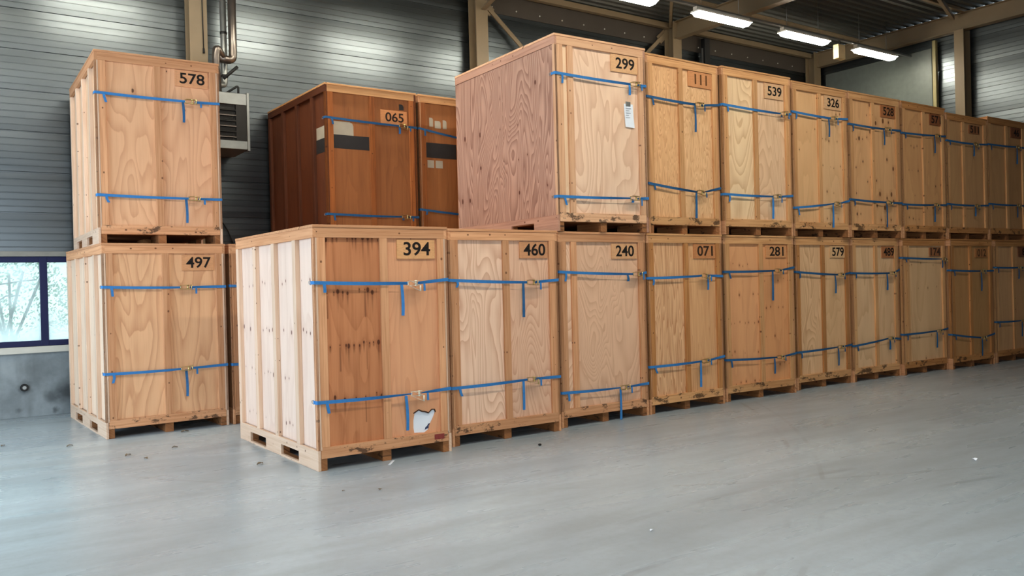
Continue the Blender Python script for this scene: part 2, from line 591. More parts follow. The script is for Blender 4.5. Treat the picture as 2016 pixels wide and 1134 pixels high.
# ------------------------------------------------------------------ steel frame
def h_column(x, yc, top, label, along='x', w=0.28, dep=0.28):
    bm = new_bm()
    t = 0.016
    if along == 'x':      # flanges face -Y / +Y
        box(bm, x - w / 2, x + w / 2, yc - dep / 2, yc - dep / 2 + t, 0, top, 0.002)
        box(bm, x - w / 2, x + w / 2, yc + dep / 2 - t, yc + dep / 2, 0, top, 0.002)
        box(bm, x - 0.006, x + 0.006, yc - dep / 2 + t, yc + dep / 2 - t, 0, top)
    else:
        box(bm, x - dep / 2, x - dep / 2 + t, yc - w / 2, yc + w / 2, 0, top, 0.002)
        box(bm, x + dep / 2 - t, x + dep / 2, yc - w / 2, yc + w / 2, 0, top, 0.002)
        box(bm, x - dep / 2 + t, x + dep / 2 - t, yc - 0.006, yc + 0.006, 0, top)
    box(bm, x - w / 2 - 0.05, x + w / 2 + 0.05, yc - dep / 2 - 0.03, yc + dep / 2 + 0.03, 0, 0.02)
    return tag(link('steel_column', bm, STEEL), label, 'column')


def rafter(x, label, y0=-12.9, y1=6.15, zb=7.40, zt=7.80, w=0.2):
    bm = new_bm()
    box(bm, x - w / 2, x + w / 2, y0, y1, zb, zb + 0.018)
    box(bm, x - w / 2, x + w / 2, y0, y1, zt - 0.018, zt)
    box(bm, x - 0.006, x + 0.006, y0, y1, zb + 0.018, zt - 0.018)
    return tag(link('roof_beam', bm, STEEL), label, 'beam')


YC = 6.27
h_column(0.57, YC, 7.80, 'beige steel column rising behind the crate numbered 578')
h_column(6.0, YC, 7.80, 'beige steel column behind the left top corner of crate 299')
h_column(11.42, YC, 7.80, 'beige steel column above crate 111 under a roof beam')
h_column(16.72, YC, 7.80, 'steel column in the far back corner above crate 326')
h_column(16.78, 2.30, 7.40, 'beige steel column on the far end wall, right of the strip lights', 'y', 0.22, 0.3)
rafter(0.57, 'roof beam out over the crate numbered 578', zb=7.40)
rafter(6.0, 'roof beam meeting the column behind crate 299')
rafter(11.42, 'beige roof beam passing behind the first full strip light')
rafter(16.78, 'beige beam along the top of the far end wall')
# eave beams between the columns, one per bay
for a, b, lab in ((0.7, 5.86, 'eave beam above the heater along the back wall'), (6.14, 11.28, 'eave beam above crate 299 along the back wall'),
                  (11.56, 16.6, 'eave beam above crates 539 and 326 in the dark corner')):
    bm = new_bm()
    box(bm, a, b, 6.22, 6.34, 7.66, 7.78, 0.004)
    tag(link('eave_beam', bm, STEEL), lab, 'beam')


def angle_bar(name, p, q, w, label, cat, mat=STEEL):
    p, q = Vector(p), Vector(q)
    d = (q - p)
    L = d.length
    bm = new_bm()
    box(bm, 0, L, -w / 2, w / 2, -0.006, 0.006)
    box(bm, 0, L, -w / 2, -w / 2 + 0.01, -0.006, w * 0.8)
    o = tag(link(name, bm, mat), label, cat)
    o.matrix_world = Matrix.Translation(p) @ d.to_track_quat('X', 'Y').to_matrix().to_4x4()
    return o


def wall_brace(x0, z0, x1, z1, y, label):
    """flat bar lying in the wall plane"""
    d = Vector((x1 - x0, 0, z1 - z0))
    L = d.length
    bm = new_bm()
    box(bm, 0, L, -0.03, 0.0, -0.045, 0.045, 0.003)
    box(bm, -0.05, 0.25, 0.0, 0.012, -0.10, 0.10)
    o = tag(link('wall_brace', bm, STEEL), label, 'brace')
    o.location = (x0, y, z0)
    o.rotation_euler = (0, -math.atan2(d.z, d.x), 0)
    return o


wall_brace(6.16, 7.40, 11.2, 3.2, 6.30, 'diagonal wall brace running down right from column top behind crate 299')
wall_brace(11.24, 7.55, 6.3, 3.2, 6.36, 'diagonal wall brace meeting the column above crate 111')
angle_bar('roof_brace', (11.30, 6.18, 7.70), (6.15, 0.9, 7.70), 0.09, 'thin roof brace dropping to the beam end above crate 111', 'brace')
angle_bar('roof_brace', (16.65, 2.4, 7.70), (11.55, 0.6, 7.72), 0.09, 'thin roof brace reaching the end wall column top', 'brace')
angle_bar('roof_brace', (6.05, 6.1, 7.25), (6.05, 5.4, 7.42), 0.12, 'short knee plate at the column top behind crate 299', 'brace')
# purlins under the deck
for yy, nm in ((4.9, 'roof purlin nearest the back wall'), (2.2, 'roof purlin just in front of the strip lights'), (-0.6, 'roof purlin over the upper front crates')):
    bm = new_bm()
    box(bm, 0.7, XR - 0.1, yy - 0.04, yy + 0.04, 7.78, 7.846)
    tag(link('purlin', bm, STEEL), nm, 'purlin')

# dark downpipe beside the column above 111
pipe = empty('downpipe', (12.45, 6.2, 0))
tag(pipe, 'dark downpipe standing on the back wall between crates 111 and 539', 'pipe')
bm = new_bm()
box(bm, -0.02, 0.16, 0.0, 0.14, 0.0, 7.6, 0.01)
link('pipe_casing', bm, BLACK, pipe)
bm = new_bm()
bar(bm, (-0.06, 0.06, 0.0), (-0.06, 0.06, 7.35), 0.028)
link('conduit', bm, GALV, pipe)
pipe2 = empty('downpipe', (16.84, 2.98, 0))
tag(pipe2, 'pale greenish pipe down the end wall left of its column', 'pipe')
bm = new_bm()
box(bm, -0.05, 0.05, -0.045, 0.045, 0, 7.35, 0.01)
link('pipe_run', bm, plain('yellowish_pipe', lin(140, 130, 90), 0.5), pipe2)
bm = new_bm()
box(bm, XR - 0.07, XR - 0.002, 3.08, 6.0, 0.0, 7.2, 0.01)
tag(link('wall_panel', bm, plain('smooth_grey_panel', lin(92, 98, 94), 0.5, 0.4, 0.2)), 'smooth dark grey panel on the end wall left of its pipe', 'panel')

# ------------------------------------------------------------------ strip lights in one row along X
LY, LZ = 3.62, 6.98
lamp_x = [-3.1 + 2.64 * i for i in range(8)]
lamp_lab = {7: 'lit strip light at the right end of the row, beyond the cream box',
            6: 'lit strip light just left of the cream box', 5: 'lit strip light over the roof beam above crate 111',
            4: 'lit strip light cut off by the top edge of the picture', 3: 'lit strip light over the back wall between the columns behind crate 299',
            2: 'lit strip light above the crate numbered 065', 1: 'lit strip light above the crate numbered 578', 0: 'lit strip light over the window end of the back row'}


def make_lamp(x, lab, ly=3.62):
    t = empty('strip_light', (x, ly, LZ))
    tag(t, lab, 'light', 'fluorescent strip lights in one row')
    L = 0.78
    bm = new_bm()
    box(bm, -L, L, -0.05, 0.05, 0.055, 0.12, 0.004)
    link('housing', bm, TRIMM, t)
    bm = new_bm()
    # flared trough
    pr = [(-0.118, 0.016), (-0.109, 0.048), (0.109, 0.048), (0.118, 0.016)]
    po = [(-0.122, 0.016), (-0.112, 0.053), (0.112, 0.053), (0.122, 0.016)]
    for s, e in ((-L, L),):
        A = [bm.verts.new((s, *p)) for p in pr]
        B = [bm.verts.new((e, *p)) for p in pr]
        A2 = [bm.verts.new((s, *p)) for p in po]
        B2 = [bm.verts.new((e, *p)) for p in po]
        for i in range(3):
            bm.faces.new((A[i], B[i], B[i + 1], A[i + 1]))
            bm.faces.new((A2[i], B2[i], B2[i + 1], A2[i + 1]))
        for i in (0, 3):
            bm.faces.new((A[i], B[i], B2[i], A2[i]))
        bm.faces.new(A)
        bm.faces.new(B)
    link('reflector', bm, plain('white_reflector', lin(235, 232, 222), 0.35, 0.5) if 'white_reflector' not in bpy.data.materials else bpy.data.materials['white_reflector'], t)
    bm = new_bm()
    q = L - 0.015
    rings = []
    for xx, k in ((-q, 0.55), (-q + 0.05, 1.0), (q - 0.05, 1.0), (q, 0.55)):
        rings.append([bm.verts.new((xx, yy * (0.8 + 0.2 * k), 0.045 + (zz - 0.045) * k)) for yy, zz in
                      ((-0.105, 0.045), (-0.105, -0.012), (-0.075, -0.05), (0.075, -0.05), (0.105, -0.012), (0.105, 0.045))])
    for A, B in zip(rings, rings[1:]):
        for i in range(6):
            j = (i + 1) % 6
            bm.faces.new((A[i], A[j], B[j], B[i]))
    bm.faces.new(rings[0])
    bm.faces.new(rings[-1])
    link('diffuser', bm, LAMP if ly > 0 else FILL_LAMP, t)
    for s in (-1, 1):
        bm = new_bm()
        bar(bm, (s * 0.55, 0.047, 0.12), (s * 0.55, 0.047, ZT - LZ), 0.006, 6)
        link('hanger_rod', bm, GALV, t)
    return t


for i, x in enumerate(lamp_x):
    make_lamp(x + 0.0, lamp_lab[i])
for i, lab in enumerate(('leftmost added fill strip light over the aisle in front of the crates', 'added fill strip light over the aisle before crate 394',
                         'added fill strip light over the aisle before crate 240', 'added fill strip light over the aisle before crate 071', 'rightmost added fill strip light over the aisle in front of the crates')):
    make_lamp(-2.1 + 2.64 * i, lab, -3.0)  # unseen second row, added to brighten the upper crates
bm = new_bm()
box(bm, -4.5, 16.9, LY - 0.035, LY + 0.035, LZ + 0.1215, LZ + 0.16)
tag(link('cable_tray', bm, GALV), 'thin cable tray along the top of the strip lights', 'cable tray')
cb = empty('emergency_light', (13.98, LY, 6.98))
tag(cb, 'small cream box hanging between the last two strip lights', 'light box')
bm = new_bm()
box(bm, -0.13, 0.13, -0.07, 0.07, -0.30, 0.02, 0.008)
link('body', bm, CREAM, cb)
bm = new_bm()
box(bm, -0.02, 0.02, -0.02, 0.02, 0.02, 0.12)
link('bracket', bm, DARKM, cb)

# ------------------------------------------------------------------ crate materials
LUM = {}


def lum(key, axis, scuff=0.0, lo=0.6):
    k = (key, axis, scuff, lo)
    if k not in LUM:
        base, dark = {
            'mid': ((214, 160, 118), (176, 118, 78)),
            'pale': ((222, 176, 138), (192, 140, 102)),
            'gold': ((220, 168, 116), (180, 122, 74)),
            'amber': ((196, 138, 84), (150, 94, 52)),
            'runner': ((158, 106, 66), (116, 74, 44)),  # darkened: shade of the pallet gaps put into the wood colour
            'dark': ((168, 98, 48), (116, 62, 30)),
            'white': ((224, 194, 168), (200, 164, 136)),  # side lumber, whitened by cool left daylight put into the colour
            'rose': ((186, 142, 118), (152, 108, 88)),
            'darkside': ((104, 58, 36), (74, 40, 26)),
        }[key]
        LUM[k] = lumber('lumber_%s_%s%s' % (key, axis, '_scuffed' if scuff else ''), base, dark, axis, 0.35, scuff, lo)
    return LUM[k]


def P(name, base, grain, seed, **k):
    return plywood(name, base, grain, seed, **k)


STY = {  # grain presets
    'cath': dict(su=2.1, sv=0.42, lines=27, gs=0.62, sharp=1.9, patch=0.10),
    'soft': dict(su=2.2, sv=0.45, lines=13, gs=0.5, sharp=2.4, patch=0.14),
    'busy': dict(su=9.5, sv=1.25, lines=11, gs=0.75, sharp=1.6, patch=0.18),
    'knot': dict(su=2.6, sv=0.5, lines=6, gs=0.35, sharp=2.4, patch=0.16, knots=0.55, rows=0.43, cell=0.10, ksize=0.013),
    'bare': dict(su=2.6, sv=0.5, lines=6, gs=0.28, sharp=2.6, patch=0.16),
}


def S(kind, **k):
    d = dict(STY[kind])
    d.update(k)
    return d


#     number: (left sheet, right sheet, lumber, rail lumber, plate colour, digit colour, digit fade)
FR = {
    '394': (((190, 126, 84), (140, 80, 48), S('knot', knots=0.85, rows=0.53, cell=0.055, ksize=0.016, drips=0.5, patch=0.5, rowj=0.04, knot_col=(74, 36, 20))),
            ((214, 156, 116), (182, 120, 84), S('soft', gs=0.35, knots=0.08, ksize=0.02)), 'mid', 'mid'),
    '460': (((234, 198, 170), (186, 132, 102), S('cath')), ((222, 180, 150), (186, 132, 104), S('cath')), 'mid', 'mid'),
    '240': (((232, 196, 164), (186, 136, 104), S('cath', sv=0.6)), ((222, 180, 148), (184, 134, 104), S('cath', sv=0.7, gs=0.5)), 'mid', 'mid'),
    '071': (((224, 178, 134), (172, 110, 68), S('busy', sv=0.7)), ((220, 170, 122), (182, 120, 74), S('busy', sv=0.5, gs=0.55)), 'amber', 'gold'),
    '281': (((220, 160, 112), (186, 124, 82), S('knot', knot_col=(128, 76, 44), knots=0.5)), ((216, 154, 104), (180, 116, 74), S('knot', knot_col=(120, 70, 40), knots=0.45)), 'gold', 'gold'),
    '579': (((229, 187, 143), (183, 129, 87), S('cath')), ((225, 181, 135), (191, 139, 95), S('soft', gs=0.35)), 'amber', 'gold'),
    '489': (((231, 191, 147), (193, 143, 101), S('soft', lines=11)), ((227, 185, 141), (191, 141, 99), S('soft', lines=10, gs=0.4)), 'gold', 'gold'),
    '174': (((225, 183, 139), (191, 141, 99), S('bare')), ((225, 183, 137), (189, 137, 95), S('knot', knots=0.3, knot_col=(129, 89, 55))), 'gold', 'amber'),
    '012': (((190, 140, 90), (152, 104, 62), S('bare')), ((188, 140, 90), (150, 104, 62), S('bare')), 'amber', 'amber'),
    'L': (((207, 159, 113), (173, 121, 81), S('bare')), ((199, 149, 105), (163, 111, 75), S('bare')), 'gold', 'amber'),
    '299': (((235, 205, 169), (201, 157, 119), S('bare')), ((235, 201, 171), (197, 149, 119), S('cath', lines=13, sv=0.6, gs=0.6)), 'pale', 'pale'),
    '111': (((231, 183, 133), (187, 127, 81), S('busy', su=13, sv=1.6, gs=0.7)), ((233, 189, 141), (191, 133, 87), S('busy', su=13, sv=1.6, gs=0.7)), 'gold', 'gold'),
    '539': (((237, 205, 163), (193, 145, 101), S('cath', lines=18)), ((231, 193, 155), (199, 151, 113), S('cath', lines=18)), 'gold', 'gold'),
    '326': (((229, 181, 131), (197, 145, 97), S('knot', knots=0.14, rowj=0.3)), ((229, 183, 135), (195, 143, 97), S('knot', knots=0.5, knot_col=(113, 71, 39))), 'gold', 'gold'),
    '528': (((225, 173, 123), (189, 133, 87), S('knot', knots=0.5, ksize=0.022, rowj=0.35)), ((223, 171, 121), (185, 129, 83), S('knot', knots=0.65, ksize=0.026, rowj=0.3, knot_col=(95, 51, 27))), 'gold', 'gold'),
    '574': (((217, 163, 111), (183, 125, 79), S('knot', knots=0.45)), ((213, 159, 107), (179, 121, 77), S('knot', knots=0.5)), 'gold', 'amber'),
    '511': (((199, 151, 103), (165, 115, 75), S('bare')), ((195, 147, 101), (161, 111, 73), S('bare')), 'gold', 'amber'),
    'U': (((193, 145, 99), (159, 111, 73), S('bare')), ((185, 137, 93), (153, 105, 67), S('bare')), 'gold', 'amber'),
    '578': (((222, 172, 132), (182, 126, 88), S('soft', lines=14, knots=0.06, ksize=0.018)), ((220, 170, 132), (184, 128, 92), S('soft', lines=14, knots=0.07, ksize=0.02)), 'mid', 'mid'),
    '497': (((222, 174, 132), (170, 110, 72), S('soft', lines=12)), ((220, 172, 130), (168, 108, 70), S('soft', lines=14)), 'mid', 'mid'),
    'N': (((200, 136, 90), (160, 98, 62), S('bare')), ((200, 136, 90), (160, 98, 62), S('bare')), 'mid', 'mid'),
    '065': (((156, 98, 56), (112, 66, 36), S('bare', patch=0.4)), ((150, 94, 54), (106, 62, 34), S('bare', patch=0.4)), 'dark', 'gold'),
    'D2': (((158, 100, 56), (112, 66, 36), S('bare', patch=0.4)), ((152, 96, 54), (106, 62, 34), S('bare', patch=0.4)), 'dark', 'gold'),
    'H1': (((200, 144, 98), (160, 104, 66), S('bare')), ((200, 144, 98), (160, 104, 66), S('bare')), 'mid', 'mid'),
    'H2': (((200, 144, 98), (160, 104, 66), S('bare')), ((200, 144, 98), (160, 104, 66), S('bare')), 'mid', 'mid'),
}
SIDE = {  # key: (base, grain, preset, lumber key, style); pale sides hold left daylight in their colour
    '394': ((222, 196, 178), (198, 164, 144), S('knot', knots=0.55, ksize=0.016, rows=0.5, cell=0.11, knot_col=(96, 54, 44)), 'white', 'batten'),
    '578': ((220, 184, 150), (194, 150, 116), S('bare'), 'white', 'batten'),
    '497': ((222, 194, 168), (200, 164, 138), S('bare'), 'white', 'batten'),
    '299': ((182, 142, 120), (122, 82, 68), S('cath', lines=36, gs=0.8, sharp=1.5, knots=0.10, ksize=0.022, knot_col=(84, 40, 26)), 'rose', 'flush'),
    '065': ((104, 58, 36), (72, 38, 24), S('bare'), 'darkside', 'batten'),
}
DEFSIDE = ((190, 140, 100), (150, 102, 66), S('bare'), 'mid', 'batten')
SIDEM = {}


def side_mat(key):
    k = key if key in SIDE else 'def'
    if k not in SIDEM:
        d = SIDE.get(k, DEFSIDE)
        SIDEM[k] = P('side_plywood_' + ('pale' if k in ('394', '578', '497') else 'brown') + '_' + str(len(SIDEM)), d[0], d[1], 40 + len(SIDEM), **d[2])
    return SIDEM[k]


PLATE = {}


def plate_mat(c):
    if c not in PLATE: PLATE[c] = plywood('number_plate_wood_%d' % len(PLATE), c, tuple(int(q * 0.82) for q in c), 60 + len(PLATE), 6.0, 22.0, 5, 0.4)
    return PLATE[c]


INK = {}


def ink(c):
    if c not in INK: INK[c] = plain('stencil_ink_%d' % len(INK), lin(*c), 0.7, 0.2, 0.0, 0.2, 30.0)
    return INK[c]


GAPM = plain('dark_gap_shade', lin(60, 40, 28), 0.8, 0.1)  # dark tone for the shade in gaps, not assigned to any part
BLKPATCH = plain('black_paint_patch', lin(44, 42, 42), 0.6, 0.3, 0.0, 0.1, 12.0)
GREYPATCH = plain('pale_grey_paint_patch', lin(178, 168, 148), 0.7, 0.2, 0.0, 0.08, 8.0)


def number_mesh(name, text, w, h):
    cu = bpy.data.curves.new(name, 'FONT')
    cu.body = text
    cu.size = 0.2
    cu.offset = 0.0032
    cu.extrude = 0.0012
    o = bpy.data.objects.new(name, cu)
    COL.objects.link(o)
    dg = bpy.context.evaluated_depsgraph_get()
    dg.update()
    me = bpy.data.meshes.new_from_object(o.evaluated_get(dg))
    bpy.data.objects.remove(o)
    bpy.data.curves.remove(cu)
    xs = [v.co.x for v in me.vertices]
    ys = [v.co.y for v in me.vertices]
    x0, x1, y0, y1 = min(xs), max(xs), min(ys), max(ys)
    for v in me.vertices:
        x = ((v.co.x - x0) / (x1 - x0) - 0.5) * w
        y = ((v.co.y - y0) / (y1 - y0) - 0.5) * h
        v.co = (x, v.co.z, y)
    return me


def torn_sheet(bm, x0, x1, y0, y1, z0, z1, hole):
    """plywood sheet with a ragged hole through it"""
    outer = [bm.verts.new((x, y0, z)) for x, z in ((x0, z0), (x1, z0), (x1, z1), (x0, z1))]
    inner = [bm.verts.new((x, y0, z)) for x, z in hole]
    es = [bm.edges.new((outer[i], outer[(i + 1) % 4])) for i in range(4)]
    es += [bm.edges.new((inner[i], inner[(i + 1) % len(inner)])) for i in range(len(inner))]
    r = bmesh.ops.triangle_fill(bm, use_beauty=True, use_dissolve=False, edges=es)
    fs = [f for f in r['geom'] if isinstance(f, bmesh.types.BMFace)]
    ex = bmesh.ops.extrude_face_region(bm, geom=fs, use_keep_orig=True)
    for v in ex['geom']:
        if isinstance(v, bmesh.types.BMVert): v.co.y = y1


SEED = [0]
HS = {'511': 0.972, '111': 0.998}   # a few crates are slightly lower than the rest


def crate(key, pose, tier, bx, plate, number, label, group, ink_c=(28, 22, 20), plate_c=(214, 168, 118), lid_over=0.0):
    x, y, a, W = pose
    t = empty('moving_crate', (x, y, tier * H), a)
    t.scale.z = HS.get(key, 1.0)
    tag(t, label, 'crate', group)
    SEED[0] += 1
    sd = SEED[0] * 1.7
    fl, fr_, lk, rk = FR[key]
    st = SIDE.get(key, DEFSIDE)
    sl = st[3]
    m1 = P('front_plywood_%d' % (2 * SEED[0]), fl[0], fl[1], sd, **fl[2])
    m2 = P('front_plywood_%d' % (2 * SEED[0] + 1), fr_[0], fr_[1], sd + 0.83, **fr_[2])
    B = 0.0025
    zb0, zb1 = 0.118, 0.228          # bottom rail
    zt0, zt1 = H - 0.128, H - 0.03   # top rail
    e = 0.03                         # side panel thickness seen from the front
    bw = 0.088
    # runners with fork notches
    nt = ((0.52, 1.04), (1.52, 2.06))
    for i, x0 in enumerate((0.0, W / 2 - 0.05, W - 0.1)):
        bm = new_bm()
        x1 = x0 + 0.1
        y0, y1 = (0.03 if i == 1 else 0.012), D - 0.01
        ztop = zb0 if i == 1 else zb0 + 0.0
        xa, xb = (x0 + e, x1) if i == 0 else (x0, x1 - e) if i == 2 else (x0, x1)
        box(bm, xa, xb, y0, nt[0][0], 0, ztop, B)
        box(bm, xa, xb, nt[0][1], nt[1][0], 0, ztop, B)
        box(bm, xa, xb, nt[1][1], y1, 0, ztop, B)
        box(bm, xa, xb, nt[0][0], nt[0][1], 0, 0.02)
        box(bm, xa, xb, nt[1][0], nt[1][1], 0, 0.02)
        link('pallet_runner', bm, lum('runner', 'y', 0.8, 0.56), t)
    bm = new_bm()
    box(bm, e, W - e, 0.05, D - 0.05, zb0, zb0 + 0.02)
    link('pallet_deck', bm, lum('runner', 'x'), t)
    # sides
    rec = 0.048
    for s in (0, 1):
        X = (lambda q: q) if s == 0 else (lambda q: W - q)

        def sbox(bm, xa, xb, *r, bev=B):
            p, q = sorted((X(xa), X(xb)))
            box(bm, p, q, *r, bev)
        bm = new_bm()
        if st[4] == 'flush':
            sbox(bm, 0.004, e, 0.0, 1.185, 0.20, H - 0.135)
            sbox(bm, 0.004, e, 1.19, D, 0.20, H - 0.135)
        else:
            sbox(bm, rec, rec + 0.014, 0.03, D, 0.15, H - 0.06)
        sp = link('side_panel', bm, side_mat(key), t)
        # skirt with two fork notches
        bm = new_bm()
        zs = 0.20
        for ya, yb in ((0.0, nt[0][0]), (nt[0][1], nt[1][0]), (nt[1][1], D)):
            sbox(bm, 0.0, e, ya, yb, 0.0, zs)
        for ya, yb in nt:
            sbox(bm, 0.0, e, ya - 0.002, yb + 0.002, 0.0, 0.022, bev=0)
            sbox(bm, 0.0, e, ya - 0.002, yb + 0.002, 0.128, zs, bev=0)
        link('skirt_board', bm, lum(sl, 'y', 0.45, 0.66), sp)
        bm = new_bm()
        sbox(bm, 0.0, e + 0.008, 0.0, D, H - 0.13, H - 0.03)
        link('side_rail', bm, lum('mid' if sl == 'white' else sl, 'y'), sp)
        if st[4] != 'flush':
            for ya, yb in ((0.0, 0.045), (0.48, 0.57), (1.11, 1.20), (1.73, 1.82), (D - 0.085, D)):
                bm = new_bm()
                sbox(bm, 0.0, rec, ya, yb, zs, H - 0.13)
                link('batten', bm, lum(sl, 'z'), sp)
    bm = new_bm()
    box(bm, rec + 0.014, W - rec - 0.014, D - 0.03, D - 0.012, 0.0, H - 0.04)  # lower end added down to the floor to darken the pallet gaps
    link('back_panel', bm, side_mat('def'), t)
    bm = new_bm()
    box(bm, -0.004 - lid_over, W + 0.004 + lid_over, -0.008, D, H - 0.03, H - 0.002, 0.003)
    link('lid', bm, lum(rk, 'x'), t)
    # front
    yp0, yp1 = 0.030, 0.042
    bm = new_bm()
    box(bm, e + 0.004, bx, yp0, yp1, zb0 + 0.02, zt1)
    link('plywood_sheet', bm, m1, t)
    bm = new_bm()
    if key == '394':
        hz = [(1.075, 0.245), (1.20, 0.235), (1.245, 0.26), (1.262, 0.31), (1.30, 0.37), (1.335, 0.44), (1.325, 0.465), (1.29, 0.468),
              (1.25, 0.435), (1.21, 0.452), (1.17, 0.46), (1.135, 0.478), (1.085, 0.455), (1.068, 0.38), (1.066, 0.30)]
        torn_sheet(bm, bx, W - e - 0.004, yp0, yp1, zb0 + 0.02, zt1, hz)
    else:
        box(bm, bx, W - e - 0.004, yp0, yp1, zb0 + 0.02, zt1)
    link('plywood_sheet', bm, m2, t)
    if key == '394':
        bm = new_bm()
        box(bm, 1.02, 1.38, yp1 + 0.002, yp1 + 0.008, 0.2, 0.52)
        o = link('inner_board', bm, WHITE, t)
        o['label'] = 'white board showing through the torn hole'
        bm = new_bm()
        pts = [(1.205, 0.262), (1.25, 0.275), (1.255, 0.30), (1.28, 0.325), (1.25, 0.322), (1.235, 0.30), (1.215, 0.288)]
        bm.faces.new([bm.verts.new((p[0], yp1 - 0.001, p[1])) for p in pts])
        link('dark_scrap', bm, ink((60, 70, 100)), t)
        bm = new_bm()
        hz2 = [(1.07, 0.45), (1.135, 0.482), (1.17, 0.463), (1.21, 0.455), (1.25, 0.438), (1.29, 0.471), (1.325, 0.468), (1.336, 0.44)]
        tube(bm, [(p[0], yp0 + 0.002, p[1]) for p in hz2], 0.008, 5)
        o = link('torn_edge', bm, ink((70, 44, 30)), t)
        o['label'] = 'dark splintered edge of the hole'
        bm = new_bm()
        box(bm, 1.30, 1.42, -0.0015, 0.004, 0.150, 0.205)
        o = link('red_mark', bm, ink((140, 62, 56)), t)
        o['label'] = 'red paint smear on the bottom rail'
    for xa, xb in ((e + 0.006, e + 0.098), (W - e - 0.092, W - e - 0.006)):
        bm = new_bm()
        box(bm, xa, xb, 0.0, yp0, zb1, zt0, B)
        link('stile', bm, lum(lk, 'z'), t)
    bm = new_bm()
    box(bm, bx - bw / 2, bx + bw / 2, 0.001, yp0, zb1, zt0, B)
    link('center_batten', bm, lum(lk, 'z'), t)
    bm = new_bm()
    box(bm, e + 0.004, W - e - 0.004, 0.0, yp0, zb0, zb1, B)
    link('bottom_rail', bm, lum(rk, 'x', 0.8, 0.535), t)
    bm = new_bm()
    box(bm, e + 0.004, W - e - 0.004, 0.0, yp0, zt0, zt1, B)
    link('top_rail', bm, lum(rk, 'x'), t)
    for xa, xb in ((0.0, e), (W - e, W)):
        bm = new_bm()
        box(bm, xa, xb, 0.0, 0.046, 0.2, H - 0.13, B)
        link('corner_post', bm, lum(lk, 'z'), t)
    if plate:
        xa, za, xb, zb = plate
        zb = min(zb, zt0 - 0.004)
        bm = new_bm()
        box(bm, xa, xb, 0.013, yp0, za, zb, 0.002)
        pl = link('number_plate', bm, plate_mat(plate_c), t)
        me = number_mesh('number', number, 0.105 * len(number) if number != '111' else 0.25, 0.142)
        me.materials.append(ink(ink_c))
        no = bpy.data.objects.new('number', me)
        COL.objects.link(no)
        no.parent = pl
        no.location = ((xa + xb) / 2 + 0.01, 0.0115, (za + zb) / 2 + 0.004)
        no['label'] = 'painted number ' + number
    return t


# ------------------------------------------------------------------ straps
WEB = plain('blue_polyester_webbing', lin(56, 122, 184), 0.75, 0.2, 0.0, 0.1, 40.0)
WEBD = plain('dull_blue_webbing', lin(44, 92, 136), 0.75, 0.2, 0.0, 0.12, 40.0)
ZINC = plain('yellow_zinc_steel', lin(206, 186, 130), 0.3, 0.5, 0.9, 0.08, 30.0)
BRIGHT = plain('bright_zinc_steel', lin(236, 230, 212), 0.3, 0.5, 0.25, 0.05, 30.0)
STRAPN = [0]


